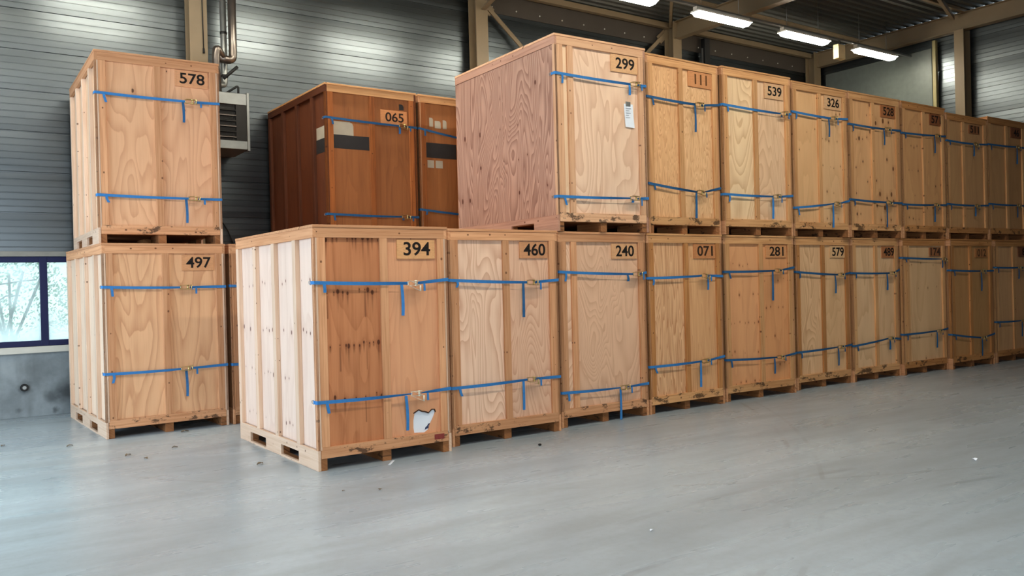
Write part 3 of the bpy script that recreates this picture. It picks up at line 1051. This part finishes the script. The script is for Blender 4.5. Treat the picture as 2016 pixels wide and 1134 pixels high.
def strap(key, pose, tier, pts, tail, label, mat=None, bright=False, left_tag=True):
    x, y, a, W = pose
    STRAPN[0] += 1
    rg = random.Random(STRAPN[0])
    t = empty('ratchet_strap', (x, y, tier * H), a)
    tag(t, label, 'strap', 'blue ratchet straps on the crates')
    mat = mat or WEB
    (lx, lz), (bx_, bz), (rx, rz) = pts
    lx, rx = 0.0, W
    y0 = -0.012
    w = 0.034
    P_, U_ = [], []
    yl = y0 - 0.0
    # wraps round the left corner, crosses the front, half twists next to the ratchet, wraps the right corner
    P_ += [(-0.006, 0.07, lz), (-0.006, 0.010, lz), (0.0, yl - 0.001, lz)]
    U_ += [(0, 0, 1)] * 3
    n = 8
    tw = rg.uniform(0.5, 1.15)
    for i in range(1, n):
        f = i / n
        sg = -0.006 * math.sin(math.pi * f)
        P_.append((f * bx_, yl - 0.010 * f, lz + (bz - lz) * f + sg))
        an = tw * max(0, f - 0.35) / 0.65
        U_.append((0, -math.sin(an), math.cos(an)))
    P_.append((bx_ - 0.02, yl - 0.012, bz))
    U_.append((0, -math.sin(tw), math.cos(tw)))
    bm = new_bm()
    ribbon(bm, P_, U_, w)
    P2, U2 = [(bx_ + 0.09, yl - 0.010, bz)], [(0, -math.sin(tw), math.cos(tw))]
    for i in range(1, 5):
        f = i / 5
        xx = bx_ + 0.09 + (W - bx_ - 0.09) * f
        P2.append((xx, yl - 0.008 * (1 - f), bz + (rz - bz) * f))
        an = tw * (1 - f) ** 1.5
        U2.append((0, -math.sin(an), math.cos(an)))
    P2 += [(W, yl - 0.001, rz), (W + 0.006, 0.010, rz), (W + 0.006, 0.07, rz)]
    U2 += [(0, 0, 1)] * 3
    ribbon(bm, P2, U2, w)
    link('webbing', bm, mat, t)
    # hooks at the sides
    for hx, hz in ((-0.007, lz), (W + 0.007, rz)):
        bm = new_bm()
        tube(bm, [(hx, 0.06, hz - 0.018), (hx, 0.10, hz - 0.012), (hx, 0.105, hz + 0.012), (hx, 0.06, hz + 0.018)], 0.004, 6)
        link('hook', bm, GALV, t)
    # ratchet
    bm = new_bm()
    cx, yy = bx_ + 0.03, yl - 0.022
    for s in (-1, 1):
        box(bm, cx - 0.065, cx + 0.065, yy - 0.012, yy + 0.016, bz + s * 0.022 - 0.002, bz + s * 0.022 + 0.002)
        bar(bm, (cx + 0.028, yy - 0.006, bz + s * 0.019), (cx + 0.028, yy - 0.006, bz + s * 0.027), 0.020, 12)
    bar(bm, (cx + 0.028, yy - 0.006, bz - 0.03), (cx + 0.028, yy - 0.006, bz + 0.03), 0.011, 10)
    bar(bm, (cx - 0.058, yy, bz - 0.024), (cx - 0.058, yy, bz + 0.024), 0.006, 8)
    dz = -0.045 if bright else rg.uniform(-0.03, 0.012)
    for s in (-1, 1):   # handle plates, tilted
        vs = box(bm, cx - 0.05, cx + 0.075, yy - 0.034, yy - 0.010, bz + s * 0.028 - 0.0015, bz + s * 0.028 + 0.0015)
        for v in vs:
            v.co.z += dz * (v.co.x - cx + 0.05) / 0.1
    bar(bm, (cx + 0.07, yy - 0.028, bz - 0.03 + dz * 1.2), (cx + 0.07, yy - 0.028, bz + 0.03 + dz * 1.2), 0.008, 8)
    link('ratchet', bm, BRIGHT if bright else ZINC, t)
    # loose tail
    tx, tl = tail
    sway = rg.uniform(-0.012, 0.012)
    n = 7
    bm = new_bm()
    pts_ = [(tx + sway * math.sin(2.2 * i / n), yl - 0.016 - 0.006 * math.sin(3 * i / n), bz - 0.012 - tl * i / n) for i in range(n + 1)]
    tn = rg.uniform(0.0, 0.7)
    ribbon(bm, pts_, [(math.cos(tn * i / n), -math.sin(tn * i / n), 0) for i in range(n + 1)], 0.032)
    link('loose_tail', bm, mat if rg.random() < 0.55 else WEBD, t)
    # short sewn loop ends
    if left_tag:
        bm = new_bm()
        q = rg.uniform(0.07, 0.11)
        ribbon(bm, [(0.10, yl - 0.004, lz - 0.01), (0.105, yl - 0.008, lz - 0.05), (0.108 + rg.uniform(-0.02, 0.02), yl - 0.007, lz - 0.01 - q)],
               [(1, 0, 0)] * 3, 0.03)
        link('strap_end', bm, mat, t)
    bm = new_bm()
    xr = min(W - 0.06, bx_ + 0.17)
    q = rg.uniform(0.05, 0.09)
    ribbon(bm, [(xr, yl - 0.008, bz - 0.006), (xr, yl - 0.012, bz - 0.03), (xr, yl - 0.012, bz - 0.006 - q)], [(1, 0, 0)] * 3, 0.024)
    link('strap_end', bm, mat, t)
    return t


TAB = [
    ('394', (0.0, 0.0, 0.009, 1.51), 0, 0.76, (0.917, 2.07, 1.368, 2.272), ([(-0.02, 1.841), (1.042, 1.815), (1.516, 1.848)], (0.941, 0.321)), ([(-0.029, 0.672), (1.05, 0.665), (1.517, 0.678)], (0.959, 0.361))),
    ('460', (1.628, 0.193, 0.002, 1.515), 0, 0.771, (0.971, 2.078, 1.383, 2.274), ([(0.011, 1.839), (1.071, 1.796), (1.521, 1.817)], (0.983, 0.392)), ([(0.012, 0.647), (1.042, 0.662), (1.509, 0.655)], (0.953, 0.336))),
    ('240', (3.248, 0.315, 0.013, 1.47), 0, 0.252, (0.888, 2.07, 1.329, 2.268), ([(0.005, 1.913), (1.246, 1.87), (1.45, 1.889)], (1.118, 0.08)), ([(0.006, 0.432), (0.98, 0.414), (1.45, 0.425)], (0.944, 0.397))),
    ('071', (4.752, 0.343, 0.013, 1.479), 0, 0.754, (0.915, 2.072, 1.356, 2.273), ([(0.028, 1.812), (1.053, 1.83), (1.464, 1.818)], (1.141, 0.188)), ([(0.007, 0.632), (1.012, 0.64), (1.458, 0.678)], (0.961, 0.343))),
    ('281', (6.327, 0.419, -0.026, 1.537), 0, 0.802, (0.927, 2.078, 1.385, 2.266), ([(0.003, 1.878), (1.098, 1.883), (1.527, 1.928)], (1.018, 0.436)), ([(-0.007, 0.607), (1.107, 0.577), (1.555, 0.609)], (1.015, 0.23))),
    ('579', (8.06, 0.504, 0.004, 1.45), 0, 0.73, (0.935, 2.077, 1.341, 2.268), ([(0.015, 1.859), (1.105, 1.798), (1.531, 1.826)], (0.994, 0.289)), ([(0.027, 0.596), (1.059, 0.619), (1.493, 0.632)], (1.036, 0.289))),
    ('489', (9.529, 0.49, 0.007, 1.405), 0, 0.717, (0.92, 2.072, 1.308, 2.269), ([(0.031, 1.818), (1.102, 1.804), (1.483, 1.864)], (0.988, 0.278)), ([(0.029, 0.606), (1.016, 0.678), (1.509, 0.649)], (1.03, 0.182))),
    ('174', (10.955, 0.45, -0.012, 1.42), 0, 0.187, (0.899, 2.092, 1.271, 2.253), ([(-0.015, 2.067), (1.265, 2.041), (1.52, 2.04)], (1.238, 0.148)), ([(-0.01, 0.72), (1.051, 0.735), (1.467, 0.759)], (1.014, 0.293))),
    ('012', (12.391, 0.36, -0.012, 1.523), 0, 0.714, (0.915, 2.064, 1.341, 2.234), ([(0.0, 1.83), (1.033, 1.803), (1.505, 1.806)], (1.021, 0.368)), ([(-0.022, 0.644), (1.008, 0.533), (1.482, 0.588)], (1.008, 0.331))),
    ('299', (3.236, 0.278, -0.022, 1.474), 1, 0.243, (0.905, 2.053, 1.356, 2.312), ([(-0.064, 1.924), (1.221, 1.907), (1.47, 1.914)], (1.171, 0.132)), ([(-0.087, 0.422), (1.173, 0.435), (1.446, 0.445)], (1.173, 0.045))),
    ('111', (4.827, 0.36, 0.016, 1.43), 1, 0.667, (0.834, 2.062, 1.321, 2.306), ([(0.008, 1.824), (0.95, 1.801), (1.464, 1.848)], (0.91, 0.371)), ([(-0.013, 0.665), (0.946, 0.584), (1.458, 0.661)], (0.898, 0.354))),
    ('539', (6.28, 0.339, -0.015, 1.513), 1, 0.723, (0.944, 2.044, 1.369, 2.272), ([(-0.006, 1.856), (1.274, 1.83), (1.519, 1.852)], (1.255, 0.037)), ([(-0.007, 0.576), (1.063, 0.576), (1.504, 0.604)], (1.026, 0.32))),
    ('326', (7.947, 0.416, 0.006, 1.455), 1, 0.714, (0.855, 2.059, 1.321, 2.288), ([(0.005, 1.927), (0.995, 1.905), (1.494, 1.938)], (0.908, 0.293)), ([(-0.004, 0.438), (1.037, 0.536), (1.508, 0.597)], (0.976, 0.377))),
    ('528', (9.42, 0.415, -0.003, 1.505), 1, 0.696, (0.95, 2.069, 1.389, 2.278), ([(0.024, 1.865), (1.025, 1.855), (1.5, 1.871)], (0.962, 0.263)), ([(0.042, 0.623), (1.022, 0.603), (1.513, 0.608)], (0.998, 0.415))),
    ('574', (10.98, 0.42, 0.001, 1.44), 1, 0.725, (0.954, 2.073, 1.346, 2.272), ([(-0.023, 1.845), (1.067, 1.872), (1.468, 1.892)], (1.022, 0.304)), ([(-0.014, 0.592), (0.986, 0.61), (1.459, 0.626)], (0.985, 0.295))),
    ('511', (12.455, 0.42, -0.004, 1.49), 1, 0.617, (0.845, 2.085, 1.233, 2.248), ([(-0.01, 1.826), (0.95, 1.818), (1.466, 1.854)], (0.931, 0.22)), ([(-0.032, 0.648), (0.941, 0.642), (1.414, 0.666)], (0.94, 0.189))),
    ('578', (-1.339, 3.663, -0.011, 1.509), 1, 0.734, (0.951, 2.059, 1.368, 2.275), ([(-0.028, 1.876), (1.096, 1.861), (1.506, 1.871)], (1.037, 0.266)), ([(-0.013, 0.605), (1.111, 0.592), (1.509, 0.593)], (1.046, 0.307))),
    ('497', (-1.335, 3.507, 0.04, 1.504), 0, 0.747, (0.952, 2.06, 1.355, 2.263), ([(-0.018, 1.867), (0.944, 1.845), (1.489, 1.844)], (1.055, 0.018)), ([(-0.011, 0.798), (0.929, 0.795), (1.5, 0.807)], (0.958, 0.344))),
    ('065', (1.77, 3.915, 0.013, 1.523), 1, 0.762, (0.913, 1.887, 1.366, 2.103), ([(-0.022, 1.898), (1.236, 1.867), (1.604, 1.865)], (1.21, 0.111)), ([(-0.021, 0.471), (1.245, 0.455), (1.524, 0.457)], (1.232, 0.04))),
    ('L', (14.046, 0.366, -0.01, 1.5), 0, 0.75, (0.96, 2.07, 1.37, 2.275), ([(0.003, 1.865), (0.883, 1.854), (1.486, 1.848)], (0.883, 0.21)), ([(0.099, 0.799), (0.966, 0.786), (1.47, 0.776)], (0.966, 0.306))),
    ('U', (13.975, 0.415, -0.005, 1.5), 1, 0.75, (0.96, 2.07, 1.37, 2.275), ([(0, 1.864), (1.1, 1.88), (1.5, 1.89)], (1.1, 0.33)), ([(0, 0.7), (1.07, 0.7), (1.5, 0.7)], (1.07, 0.23))),
    ('D2', (3.34, 3.945, 0.01, 1.5), 1, None, None, ([(0, 1.867), (1.1, 1.72), (1.5, 1.76)], (1.05, 0.1)), ([(0, 0.584), (1.1, 0.5), (1.5, 0.5)], (1.05, 0.1))),
    ('N', (0.225, 3.567, 0.02, 1.5), 0, None, None, ([(0, 1.85), (1.0, 1.84), (1.5, 1.84)], (0.96, 0.3)), ([(0, 0.8), (1.0, 0.79), (1.5, 0.8)], (0.96, 0.3))),
    ('H1', (1.75, 3.865, 0.0, 1.5), 0, None, None),
    ('H2', (3.33, 3.8850000000000002, 0, 1.5), 0, None, None),
]

NOTE = {
    '394': 'nearest crate, numbered 394, with a dark left sheet and a torn white hole',
    '460': 'pale grained plywood crate numbered 460 standing on the floor right of 394',
    '240': 'plywood crate numbered 240 on the floor under crate 299, batten near its left edge',
    '071': 'busy grained orange plywood crate numbered 071 on the floor under crate 111',
    '281': 'smooth orange plywood crate numbered 281 on the floor under crate 539',
    '579': 'plywood crate numbered 579 on the floor under crate 326',
    '489': 'plywood crate numbered 489 on the floor under crate 528',
    '174': 'plywood crate on the floor with worn number 174 and a high upper strap',
    '012': 'brown dim crate on the floor with hardly readable number, right of crate 174',
    'L': 'last floor level crate, cut off by the right edge of the picture',
    '299': 'tall pale crate numbered 299 stacked highest in view, paper slip on its front',
    '111': 'golden busy grained crate with faint number 111, stacked on crate 071',
    '539': 'pale crate numbered 539 stacked on crate 281',
    '326': 'knotty crate numbered 326 stacked on crate 579',
    '528': 'very knotty crate numbered 528 stacked on crate 489',
    '574': 'dim knotty crate numbered 571 stacked on crate 174',
    '511': 'dim brown crate numbered 511 stacked second from the right edge',
    'U': 'dim upper crate cut off by the right edge of the picture',
    '578': 'crate numbered 578 stacked on crate 497 in front of the heater',
    '497': 'crate numbered 497 on the floor at far left beside the window',
    'N': 'crate mostly hidden between crates 497 and 394, only its left edge visible',
    '065': 'dark brown stained crate numbered 065 with black painted band, behind 394',
    'D2': 'dark brown stained crate without number plate, right of crate 065 and behind 299',
    'H1': 'floor level crate in the back row hidden under crate 065',
    'H2': 'floor level crate in the back row hidden under the dark crate right of 065',
}
SAY = {'L': 'the last floor level crate at the right edge', 'U': 'the last upper crate at the right edge', '012': 'the dim brown crate right of 174',
       'D2': 'the dark crate right of 065', 'N': 'the mostly hidden crate between 497 and 394', '574': 'crate 571'}
NUM = {'574': '571', 'L': '8', 'U': '46'}
INKC = {'111': (104, 66, 36), '174': (74, 52, 40), '012': (92, 66, 42), '071': (58, 40, 28), '065': (42, 28, 22), '511': (44, 34, 26), '574': (40, 28, 22), '281': (40, 30, 24)}
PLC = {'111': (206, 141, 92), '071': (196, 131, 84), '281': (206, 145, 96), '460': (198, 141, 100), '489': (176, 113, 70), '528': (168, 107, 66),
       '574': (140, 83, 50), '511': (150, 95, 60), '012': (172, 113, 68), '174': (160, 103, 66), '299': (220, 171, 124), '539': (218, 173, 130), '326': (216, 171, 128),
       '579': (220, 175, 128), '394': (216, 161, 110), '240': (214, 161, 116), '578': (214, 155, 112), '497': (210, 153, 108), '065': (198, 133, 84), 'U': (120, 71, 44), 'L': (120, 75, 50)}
POSE = {}
for row in TAB:
    key, pose, tier, bx, plate = row[:5]
    POSE[key] = (pose, tier)
    bx = bx if bx else pose[3] / 2
    num = NUM.get(key, key)
    grp = 'plywood moving crates stacked in the upper tier' if tier else 'plywood moving crates standing on the floor'
    crate(key, pose, tier, bx, plate, num, NOTE[key], grp, INKC.get(key, (28, 22, 20)), PLC.get(key, (214, 168, 118)))
    if len(row) > 5 and row[5]:
        say = SAY.get(key, 'crate ' + key)
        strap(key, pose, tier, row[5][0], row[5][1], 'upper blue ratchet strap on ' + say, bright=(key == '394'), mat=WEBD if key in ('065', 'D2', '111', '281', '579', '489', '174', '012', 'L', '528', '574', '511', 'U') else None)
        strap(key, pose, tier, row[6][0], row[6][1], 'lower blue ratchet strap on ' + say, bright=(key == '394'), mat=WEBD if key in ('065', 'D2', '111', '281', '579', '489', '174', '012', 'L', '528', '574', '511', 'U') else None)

# paint patches on the two dark crates (flat paint, part of the crate)
def patch(key, name, x0, x1, z0, z1, mat, label, y=0.0298, rad=0.0, side=False):
    (x, y_, a, W), tier = POSE[key]
    par = [o for o in bpy.data.objects if o.name.startswith('moving_crate') and o['label'] == NOTE[key]][0]
    bm = new_bm()
    if side:
        box(bm, 0.0462, 0.048, x0, x1, z0, z1)
    else:
        if rad:
            pts = [(x0, z0), (x1, z0), (x1, z1 - rad), (x1 - rad * 0.3, z1 - rad * 0.3), (x1 - rad, z1), (x0, z1)]
        else:
            pts = [(x0, z0), (x1, z0), (x1, z1), (x0, z1)]
        A = [bm.verts.new((p[0], y - 0.0015, p[1])) for p in pts]
        B = [bm.verts.new((p[0], y, p[1])) for p in pts]
        bm.faces.new(A)
        for i in range(len(pts)):
            j = (i + 1) % len(pts)
            bm.faces.new((A[i], A[j], B[j], B[i]))
    o = link(name, bm, mat, par)
    o['label'] = label


patch('065', 'paint_patch', 0.13, 0.46, 1.66, 1.86, GREYPATCH, 'pale grey paint over old marking', rad=0.06)
patch('065', 'paint_band', 0.13, 0.715, 1.455, 1.66, BLKPATCH, 'black painted band')
patch('065', 'paint_patch', 0.05, 0.45, 1.62, 1.80, GREYPATCH, 'pale grey patch on the side', side=True)
patch('065', 'paint_band', 0.05, 0.47, 1.41, 1.62, BLKPATCH, 'black band on the side', side=True)
patch('065', 'paint_patch', 1.24, 1.32, 2.125, 2.215, BLKPATCH, 'black sprayed spot', rad=0.04)
patch('D2', 'paint_band', 0.13, 0.75, 1.42, 1.66, BLKPATCH, 'black painted band')
for k, (xa, xb, z0, z1) in enumerate(((0.21, 0.28, 1.92, 2.06), (0.31, 0.42, 1.90, 2.02), (0.46, 0.53, 1.90, 2.04))):
    patch('D2', 'paint_patch', xa, xb, z0, z1, GREYPATCH, 'pale brushed out letter', rad=0.03)
for xa, xb in ((0.16, 0.28), (0.31, 0.44)):
    patch('D2', 'paint_patch', xa, xb, 1.26, 1.38, GREYPATCH, 'pale square of paint')

# paper slip on crate 299
(x, y, a, W), tier = POSE['299']
slip = empty('paper_slip', (x, y, H), a)
tag(slip, 'white paper slip clipped to the front of crate 299', 'paper')
bm = new_bm()
prev = None
for i in range(7):
    f = i / 6
    zz = 1.66 - 0.30 * f
    yy = 0.025 - 0.012 * f ** 2
    cur = [bm.verts.new((1.115 + 0.012 * f, yy, zz)), bm.verts.new((1.265 + 0.012 * f, yy - 0.004 * f, zz - 0.006 * f))]
    if prev: bm.faces.new((prev[0], prev[1], cur[1], cur[0]))
    prev = cur
sheet = link('sheet', bm, WHITE, slip)
sm = sheet.modifiers.new('solid', 'SOLIDIFY')
sm.thickness = 0.001
bm = new_bm()
for i in range(5):
    zz = 1.60 - i * 0.03
    box(bm, 1.14, 1.14 + (0.09, 0.06, 0.08, 0.05, 0.07)[i], 0.0165, 0.0175, zz, zz + 0.005)
link('printed_lines', bm, ink((120, 124, 132)), sheet)
bm = new_bm()
box(bm, 1.145, 1.225, 0.018, 0.0295, 1.63, 1.69, 0.003)
link('clip', bm, GALV, slip)

# ------------------------------------------------------------------ heater and flues on the back wall
ht = empty('unit_heater', (0.70, 5.55, 4.02))
tag(ht, 'grey unit heater with louvred grille hanging beside crate 578', 'heater')
bm = new_bm()
box(bm, -0.49, 0.46, 0.05, 0.62, 0.06, 0.88, 0.006)
link('casing', bm, GALV, ht)
bm = new_bm()
box(bm, -0.49, 0.43, 0.0, 0.05, 0.70, 0.88, 0.004)
box(bm, -0.49, 0.43, 0.0, 0.05, 0.0, 0.13, 0.004)
box(bm, 0.43, 0.47, -0.01, 0.16, -0.02, 0.90, 0.004)
link('front_frame', bm, GALV, ht)
bm = new_bm()
box(bm, -0.48, 0.43, 0.04, 0.048, 0.13, 0.70)
box(bm, 0.26, 0.43, 0.005, 0.045, 0.13, 0.70)
link('dark_inset', bm, DARKM, ht)
for i in range(6):
    bm = new_bm()
    z = 0.18 + i * 0.085
    vs = box(bm, -0.48, 0.26, -0.005, 0.035, z, z + 0.012)
    for v in vs: v.co.z += (v.co.y) * 0.5
    link('louvre', bm, DARKM if i % 2 else FLUE, ht)
bm = new_bm()
for i in range(8):
    box(bm, -0.48 + i * 0.1, -0.462 + i * 0.1, 0.036, 0.041, 0.13, 0.70)
link('fins', bm, DARKM, ht)
bm = new_bm()
A = [bm.verts.new(p) for p in ((-0.49, 0.03, 0.0), (0.45, 0.03, 0.0), (0.45, 0.62, 0.06), (-0.49, 0.62, 0.06))]
B = [bm.verts.new(p) for p in ((-0.4, 0.2, -0.10), (0.28, 0.2, -0.10), (0.28, 0.55, -0.07), (-0.4, 0.55, -0.07))]
bm.faces.new(A)
bm.faces.new(B)
for i in range(4):
    j = (i + 1) % 4
    bm.faces.new((A[i], A[j], B[j], B[i]))
link('drip_tray', bm, DARKSTRIP, ht)
fl1 = empty('flue_pipe', (0, 0, 0))
tag(fl1, 'thicker flue pipe rising from the heater with a capped side stub', 'pipe')
bm = new_bm()
tube(bm, arc_pts([(1.04, 5.9, 7.84), (1.04, 5.9, 5.50), (0.78, 5.85, 5.50)], 0.1), 0.065, 14)
link('riser', bm, FLUE, fl1)
bm = new_bm()
tube(bm, arc_pts([(0.86, 5.85, 5.52), (0.76, 5.80, 5.66), (0.74, 5.80, 5.5), (0.76, 5.80, 4.91)], 0.06), 0.06, 14)
link('stub', bm, FLUE, fl1)
fl2 = empty('flue_pipe', (0, 0, 0))
tag(fl2, 'thinner flue pipe beside the riser bending into the heater top', 'pipe')
bm = new_bm()
tube(bm, arc_pts([(0.94, 6.05, 7.84), (0.94, 6.05, 5.12), (0.80, 5.95, 5.10), (0.66, 5.9, 4.965)], 0.08), 0.05, 12)
link('riser', bm, GALV, fl2)
bm = new_bm()
for z in (5.95, 5.25):
    bar(bm, (0.94, 6.05, z), (0.94, 6.05, z + 0.04), 0.056, 12)
link('joint_band', bm, DARKM, fl2)
bm = new_bm()
tube(bm, [(0.84, 5.75, 5.16), (1.06, 5.75, 5.37)], 0.028, 6)
tag(link('support_strut', bm, BLACK), 'black diagonal strut above the heater', 'strut')
bm = new_bm()
tube(bm, arc_pts([(0.9, 5.8, 4.95), (1.08, 5.8, 5.08), (1.08, 5.8, 4.925)], 0.04), 0.018, 8)
tag(link('gas_pipe', bm, BLACK), 'small black hooked pipe on the right of the heater top', 'pipe')
bm = new_bm()
tube(bm, [(0.635, 6.11, 7.7), (0.632, 6.115, 6.5), (0.64, 6.115, 5.7)], 0.008, 6)
bar(bm, (0.64, 6.112, 5.70), (0.64, 6.112, 5.62), 0.016, 8)
tag(link('pull_cord', bm, BLACK), 'thin dark cord down the face of the column behind 578', 'cord')
bm = new_bm()
tube(bm, [(0.86, 6.40, 4.0), (0.86, 6.40, 3.05), (0.94, 6.40, 2.93), (1.03, 6.40, 2.78), (1.12, 6.40, 2.55), (1.2, 6.40, 2.0), (1.2, 6.40, 0.02)], 0.011, 6)
tag(link('cable', bm, BLACK), 'thin black cable hanging from the heater down the back wall', 'cable')
# old fitting on the plinth
sk = empty('wall_socket', (-1.97, YB - 0.02, 0.44))
tag(sk, 'round blackened fitting on the concrete plinth below the window', 'fitting')
bm = new_bm()
bar(bm, (0, 0.0, 0), (0, -0.03, 0), 0.055, 20, 0.045)
link('ring', bm, DARKM, sk)
bm = new_bm()
bar(bm, (0, -0.02, 0), (0, -0.036, 0), 0.026, 16)
link('cap', bm, GALV, sk)

# ------------------------------------------------------------------ debris on the floor
LEAFM = plain('dry_leaf', lin(120, 104, 84), 0.8, 0.1, 0.0, 0.25, 30.0)


def leaf(x, y, size, rot, label, seed, mat=None, nm='dry_leaf', cat='leaf'):
    size *= 0.62
    rg = random.Random(seed)
    bm = new_bm()
    n = 7
    rows = []
    for i in range(n):
        f = i / (n - 1)
        w = size * 0.33 * math.sin(math.pi * min(1, f * 0.94 + 0.05)) * rg.uniform(0.6, 1.2)
        z = 0.004 + 0.18 * size * math.sin(f * 3.1) * rg.uniform(0.5, 1.0)
        xx = (f - 0.5) * size
        rows.append([bm.verts.new((xx, -w, z + size * 0.12)), bm.verts.new((xx, 0, z)), bm.verts.new((xx, w, z + size * 0.1))])
    for A, B in zip(rows, rows[1:]):
        for i in range(2):
            bm.faces.new((A[i], A[i + 1], B[i + 1], B[i]))
    o = link(nm, bm, mat or LEAFM)
    o.location = (x, y, -0.003)
    o.rotation_euler = (0, 0, rot)
    s = o.modifiers.new('solid', 'SOLIDIFY')
    s.thickness = 0.0015
    return tag(o, label, cat)


leaf(-1.32, 2.21, 0.13, 0.6, 'largest curled dry leaf on the floor in front of crate 497', 1)
leaf(-1.20, 1.89, 0.10, 2.0, 'small dry leaf just in front of the largest leaf', 2)
leaf(-0.44, 3.40, 0.16, 0.2, 'flat dark leaf beside the middle runner of crate 497', 3)
leaf(-0.80, 2.35, 0.11, 0.1, 'thin leaf on the floor right of the largest leaf', 4)
leaf(-2.40, 3.9, 0.10, 1.0, 'leaf on the floor at the left picture edge below the plinth', 5)
leaf(-1.76, 3.31, 0.12, 0.3, 'leaf on the floor left of the bottom corner of crate 497', 6)
leaf(-0.12, -0.88, 0.05, 0.4, 'tiny bark chip below the near corner of crate 394', 7)
leaf(0.15, -1.05, 0.07, 1.2, 'curled chip on the floor right of the near corner of crate 394', 8)
leaf(-0.33, 0.75, 0.14, 0.5, 'dark leaf scrap on the floor beside the left side of crate 394', 9)
leaf(5.05, -3.72, 0.12, 0.8, 'pale scrap on the open floor near the right picture edge', 10, WHITE, 'paper_scrap', 'scrap')
leaf(1.12, -3.44, 0.06, 0.3, 'small white scrap on the open floor in the foreground', 11, WHITE, 'paper_scrap', 'scrap')
bm = new_bm()
box(bm, -0.10, 0.10, -0.012, 0.012, 0.0, 0.003)
o = tag(link('paper_strip', bm, WHITE), 'thin white strip on the floor in front of crate 394', 'scrap')
o.location = (0.74, -0.09, 0.001)
o.rotation_euler = (0, 0, 0.9)
bm = new_bm()
bmesh.ops.create_icosphere(bm, subdivisions=2, radius=0.02, matrix=Matrix.Diagonal((1, 1, 0.6, 1)))
o = tag(link('pebble', bm, BLACK), 'small black pebble on the floor in front of crate 240', 'pebble')
o.location = (2.40, -0.37, 0.011)

# ------------------------------------------------------------------ outside the window
bm = new_bm()
box(bm, -25, 8, YB + 0.4, 30, -0.3, -0.1)
struct(link('ground', bm, plain('outdoor_ground', lin(120, 128, 110), 0.9, 0.1)), 'pale ground outside the window')


def leaf_green(name, c):
    n = NT(name)
    n.done(c, 0.6, 0.2)
    tl = n.t.nodes.new('ShaderNodeBsdfTranslucent')
    tl.inputs[0].default_value = c
    mx = n.t.nodes.new('ShaderNodeMixShader')
    mx.inputs[0].default_value = 0.55
    n.t.links.new(n.b.outputs[0], mx.inputs[1])
    n.t.links.new(tl.outputs[0], mx.inputs[2])
    n.t.links.new(mx.outputs[0], n.out.inputs[0])
    return n.m


LEAFG = [leaf_green('shrub_leaf_%d' % i, c) for i, c in enumerate((lin(150, 196, 150), lin(186, 214, 170), lin(128, 178, 138)))]
BARK = plain('grey_bark', lin(88, 84, 76), 0.8, 0.2)


def shrub(x, y, r, h, seed, label, dens=3200):
    rg = random.Random(seed)
    t = empty('shrub', (x, y, -0.1))
    tag(t, label, 'shrub', 'shrubs outside the window')
    bm = new_bm()
    for i in range(dens):
        th, ph = rg.uniform(0, 2 * math.pi), math.acos(rg.uniform(-0.6, 1))
        rr = rg.uniform(0.55, 1.0) ** 0.5
        c = Vector((r * rr * math.sin(ph) * math.cos(th), r * rr * math.sin(ph) * math.sin(th), h * 0.5 + h * 0.5 * rr * math.cos(ph)))
        s = rg.uniform(0.022, 0.045)
        d = Vector((rg.uniform(-1, 1), rg.uniform(-1, 1), rg.uniform(-0.6, 1))).normalized()
        e = d.orthogonal().normalized()
        k = d.cross(e)
        f = bm.faces.new([bm.verts.new(p) for p in (c, c + (e + k * 0.5) * s, c + e * s * 2, c + (e - k * 0.5) * s)])
        f.material_index = rg.randrange(3)
    fo = link('foliage', bm, LEAFG, t)
    bm = new_bm()
    for i in range(6):
        a = rg.uniform(0, 6.28)
        tube(bm, [(0, 0, 0), (0.2 * r * math.cos(a), 0.2 * r * math.sin(a), h * 0.35), (0.6 * r * math.cos(a + 0.4), 0.6 * r * math.sin(a + 0.4), h * 0.8)], 0.025, 5)
    link('stem', bm, BARK, t)


shrub(-2.0, 10.2, 1.3, 2.9, 1, 'green shrub seen through the pane left of the mullion')
shrub(0.1, 9.4, 0.75, 2.5, 2, 'green shrub seen right of the window mullion')
shrub(-4.9, 10.8, 1.5, 3.1, 3, 'green shrub outside beyond the left picture edge')
rg = random.Random(4)
tr = empty('bare_tree', (-2.9, 8.7, -0.1))
tag(tr, 'bare branching tree outside the window at the left picture edge', 'tree')
bm = new_bm()
tube(bm, [(0, 0, 0), (0.05, 0, 1.0), (-0.05, 0.05, 2.2), (0.1, 0, 3.6)], 0.05, 8)
link('trunk', bm, BARK, tr)
bm = new_bm()
for i in range(16):
    z = 0.8 + 0.16 * i
    a = rg.uniform(-0.9, 0.9) + (0 if i % 3 else 3.1)
    L = rg.uniform(0.6, 1.4)
    p = [Vector((0, 0, z))]
    for k in range(5):
        p.append(p[-1] + Vector((math.cos(a) * L / 5, math.sin(a) * L / 5, rg.uniform(-0.06, 0.2))))
        a += rg.uniform(-0.4, 0.4)
    tube(bm, p, 0.012, 5)
link('branches', bm, BARK, tr)
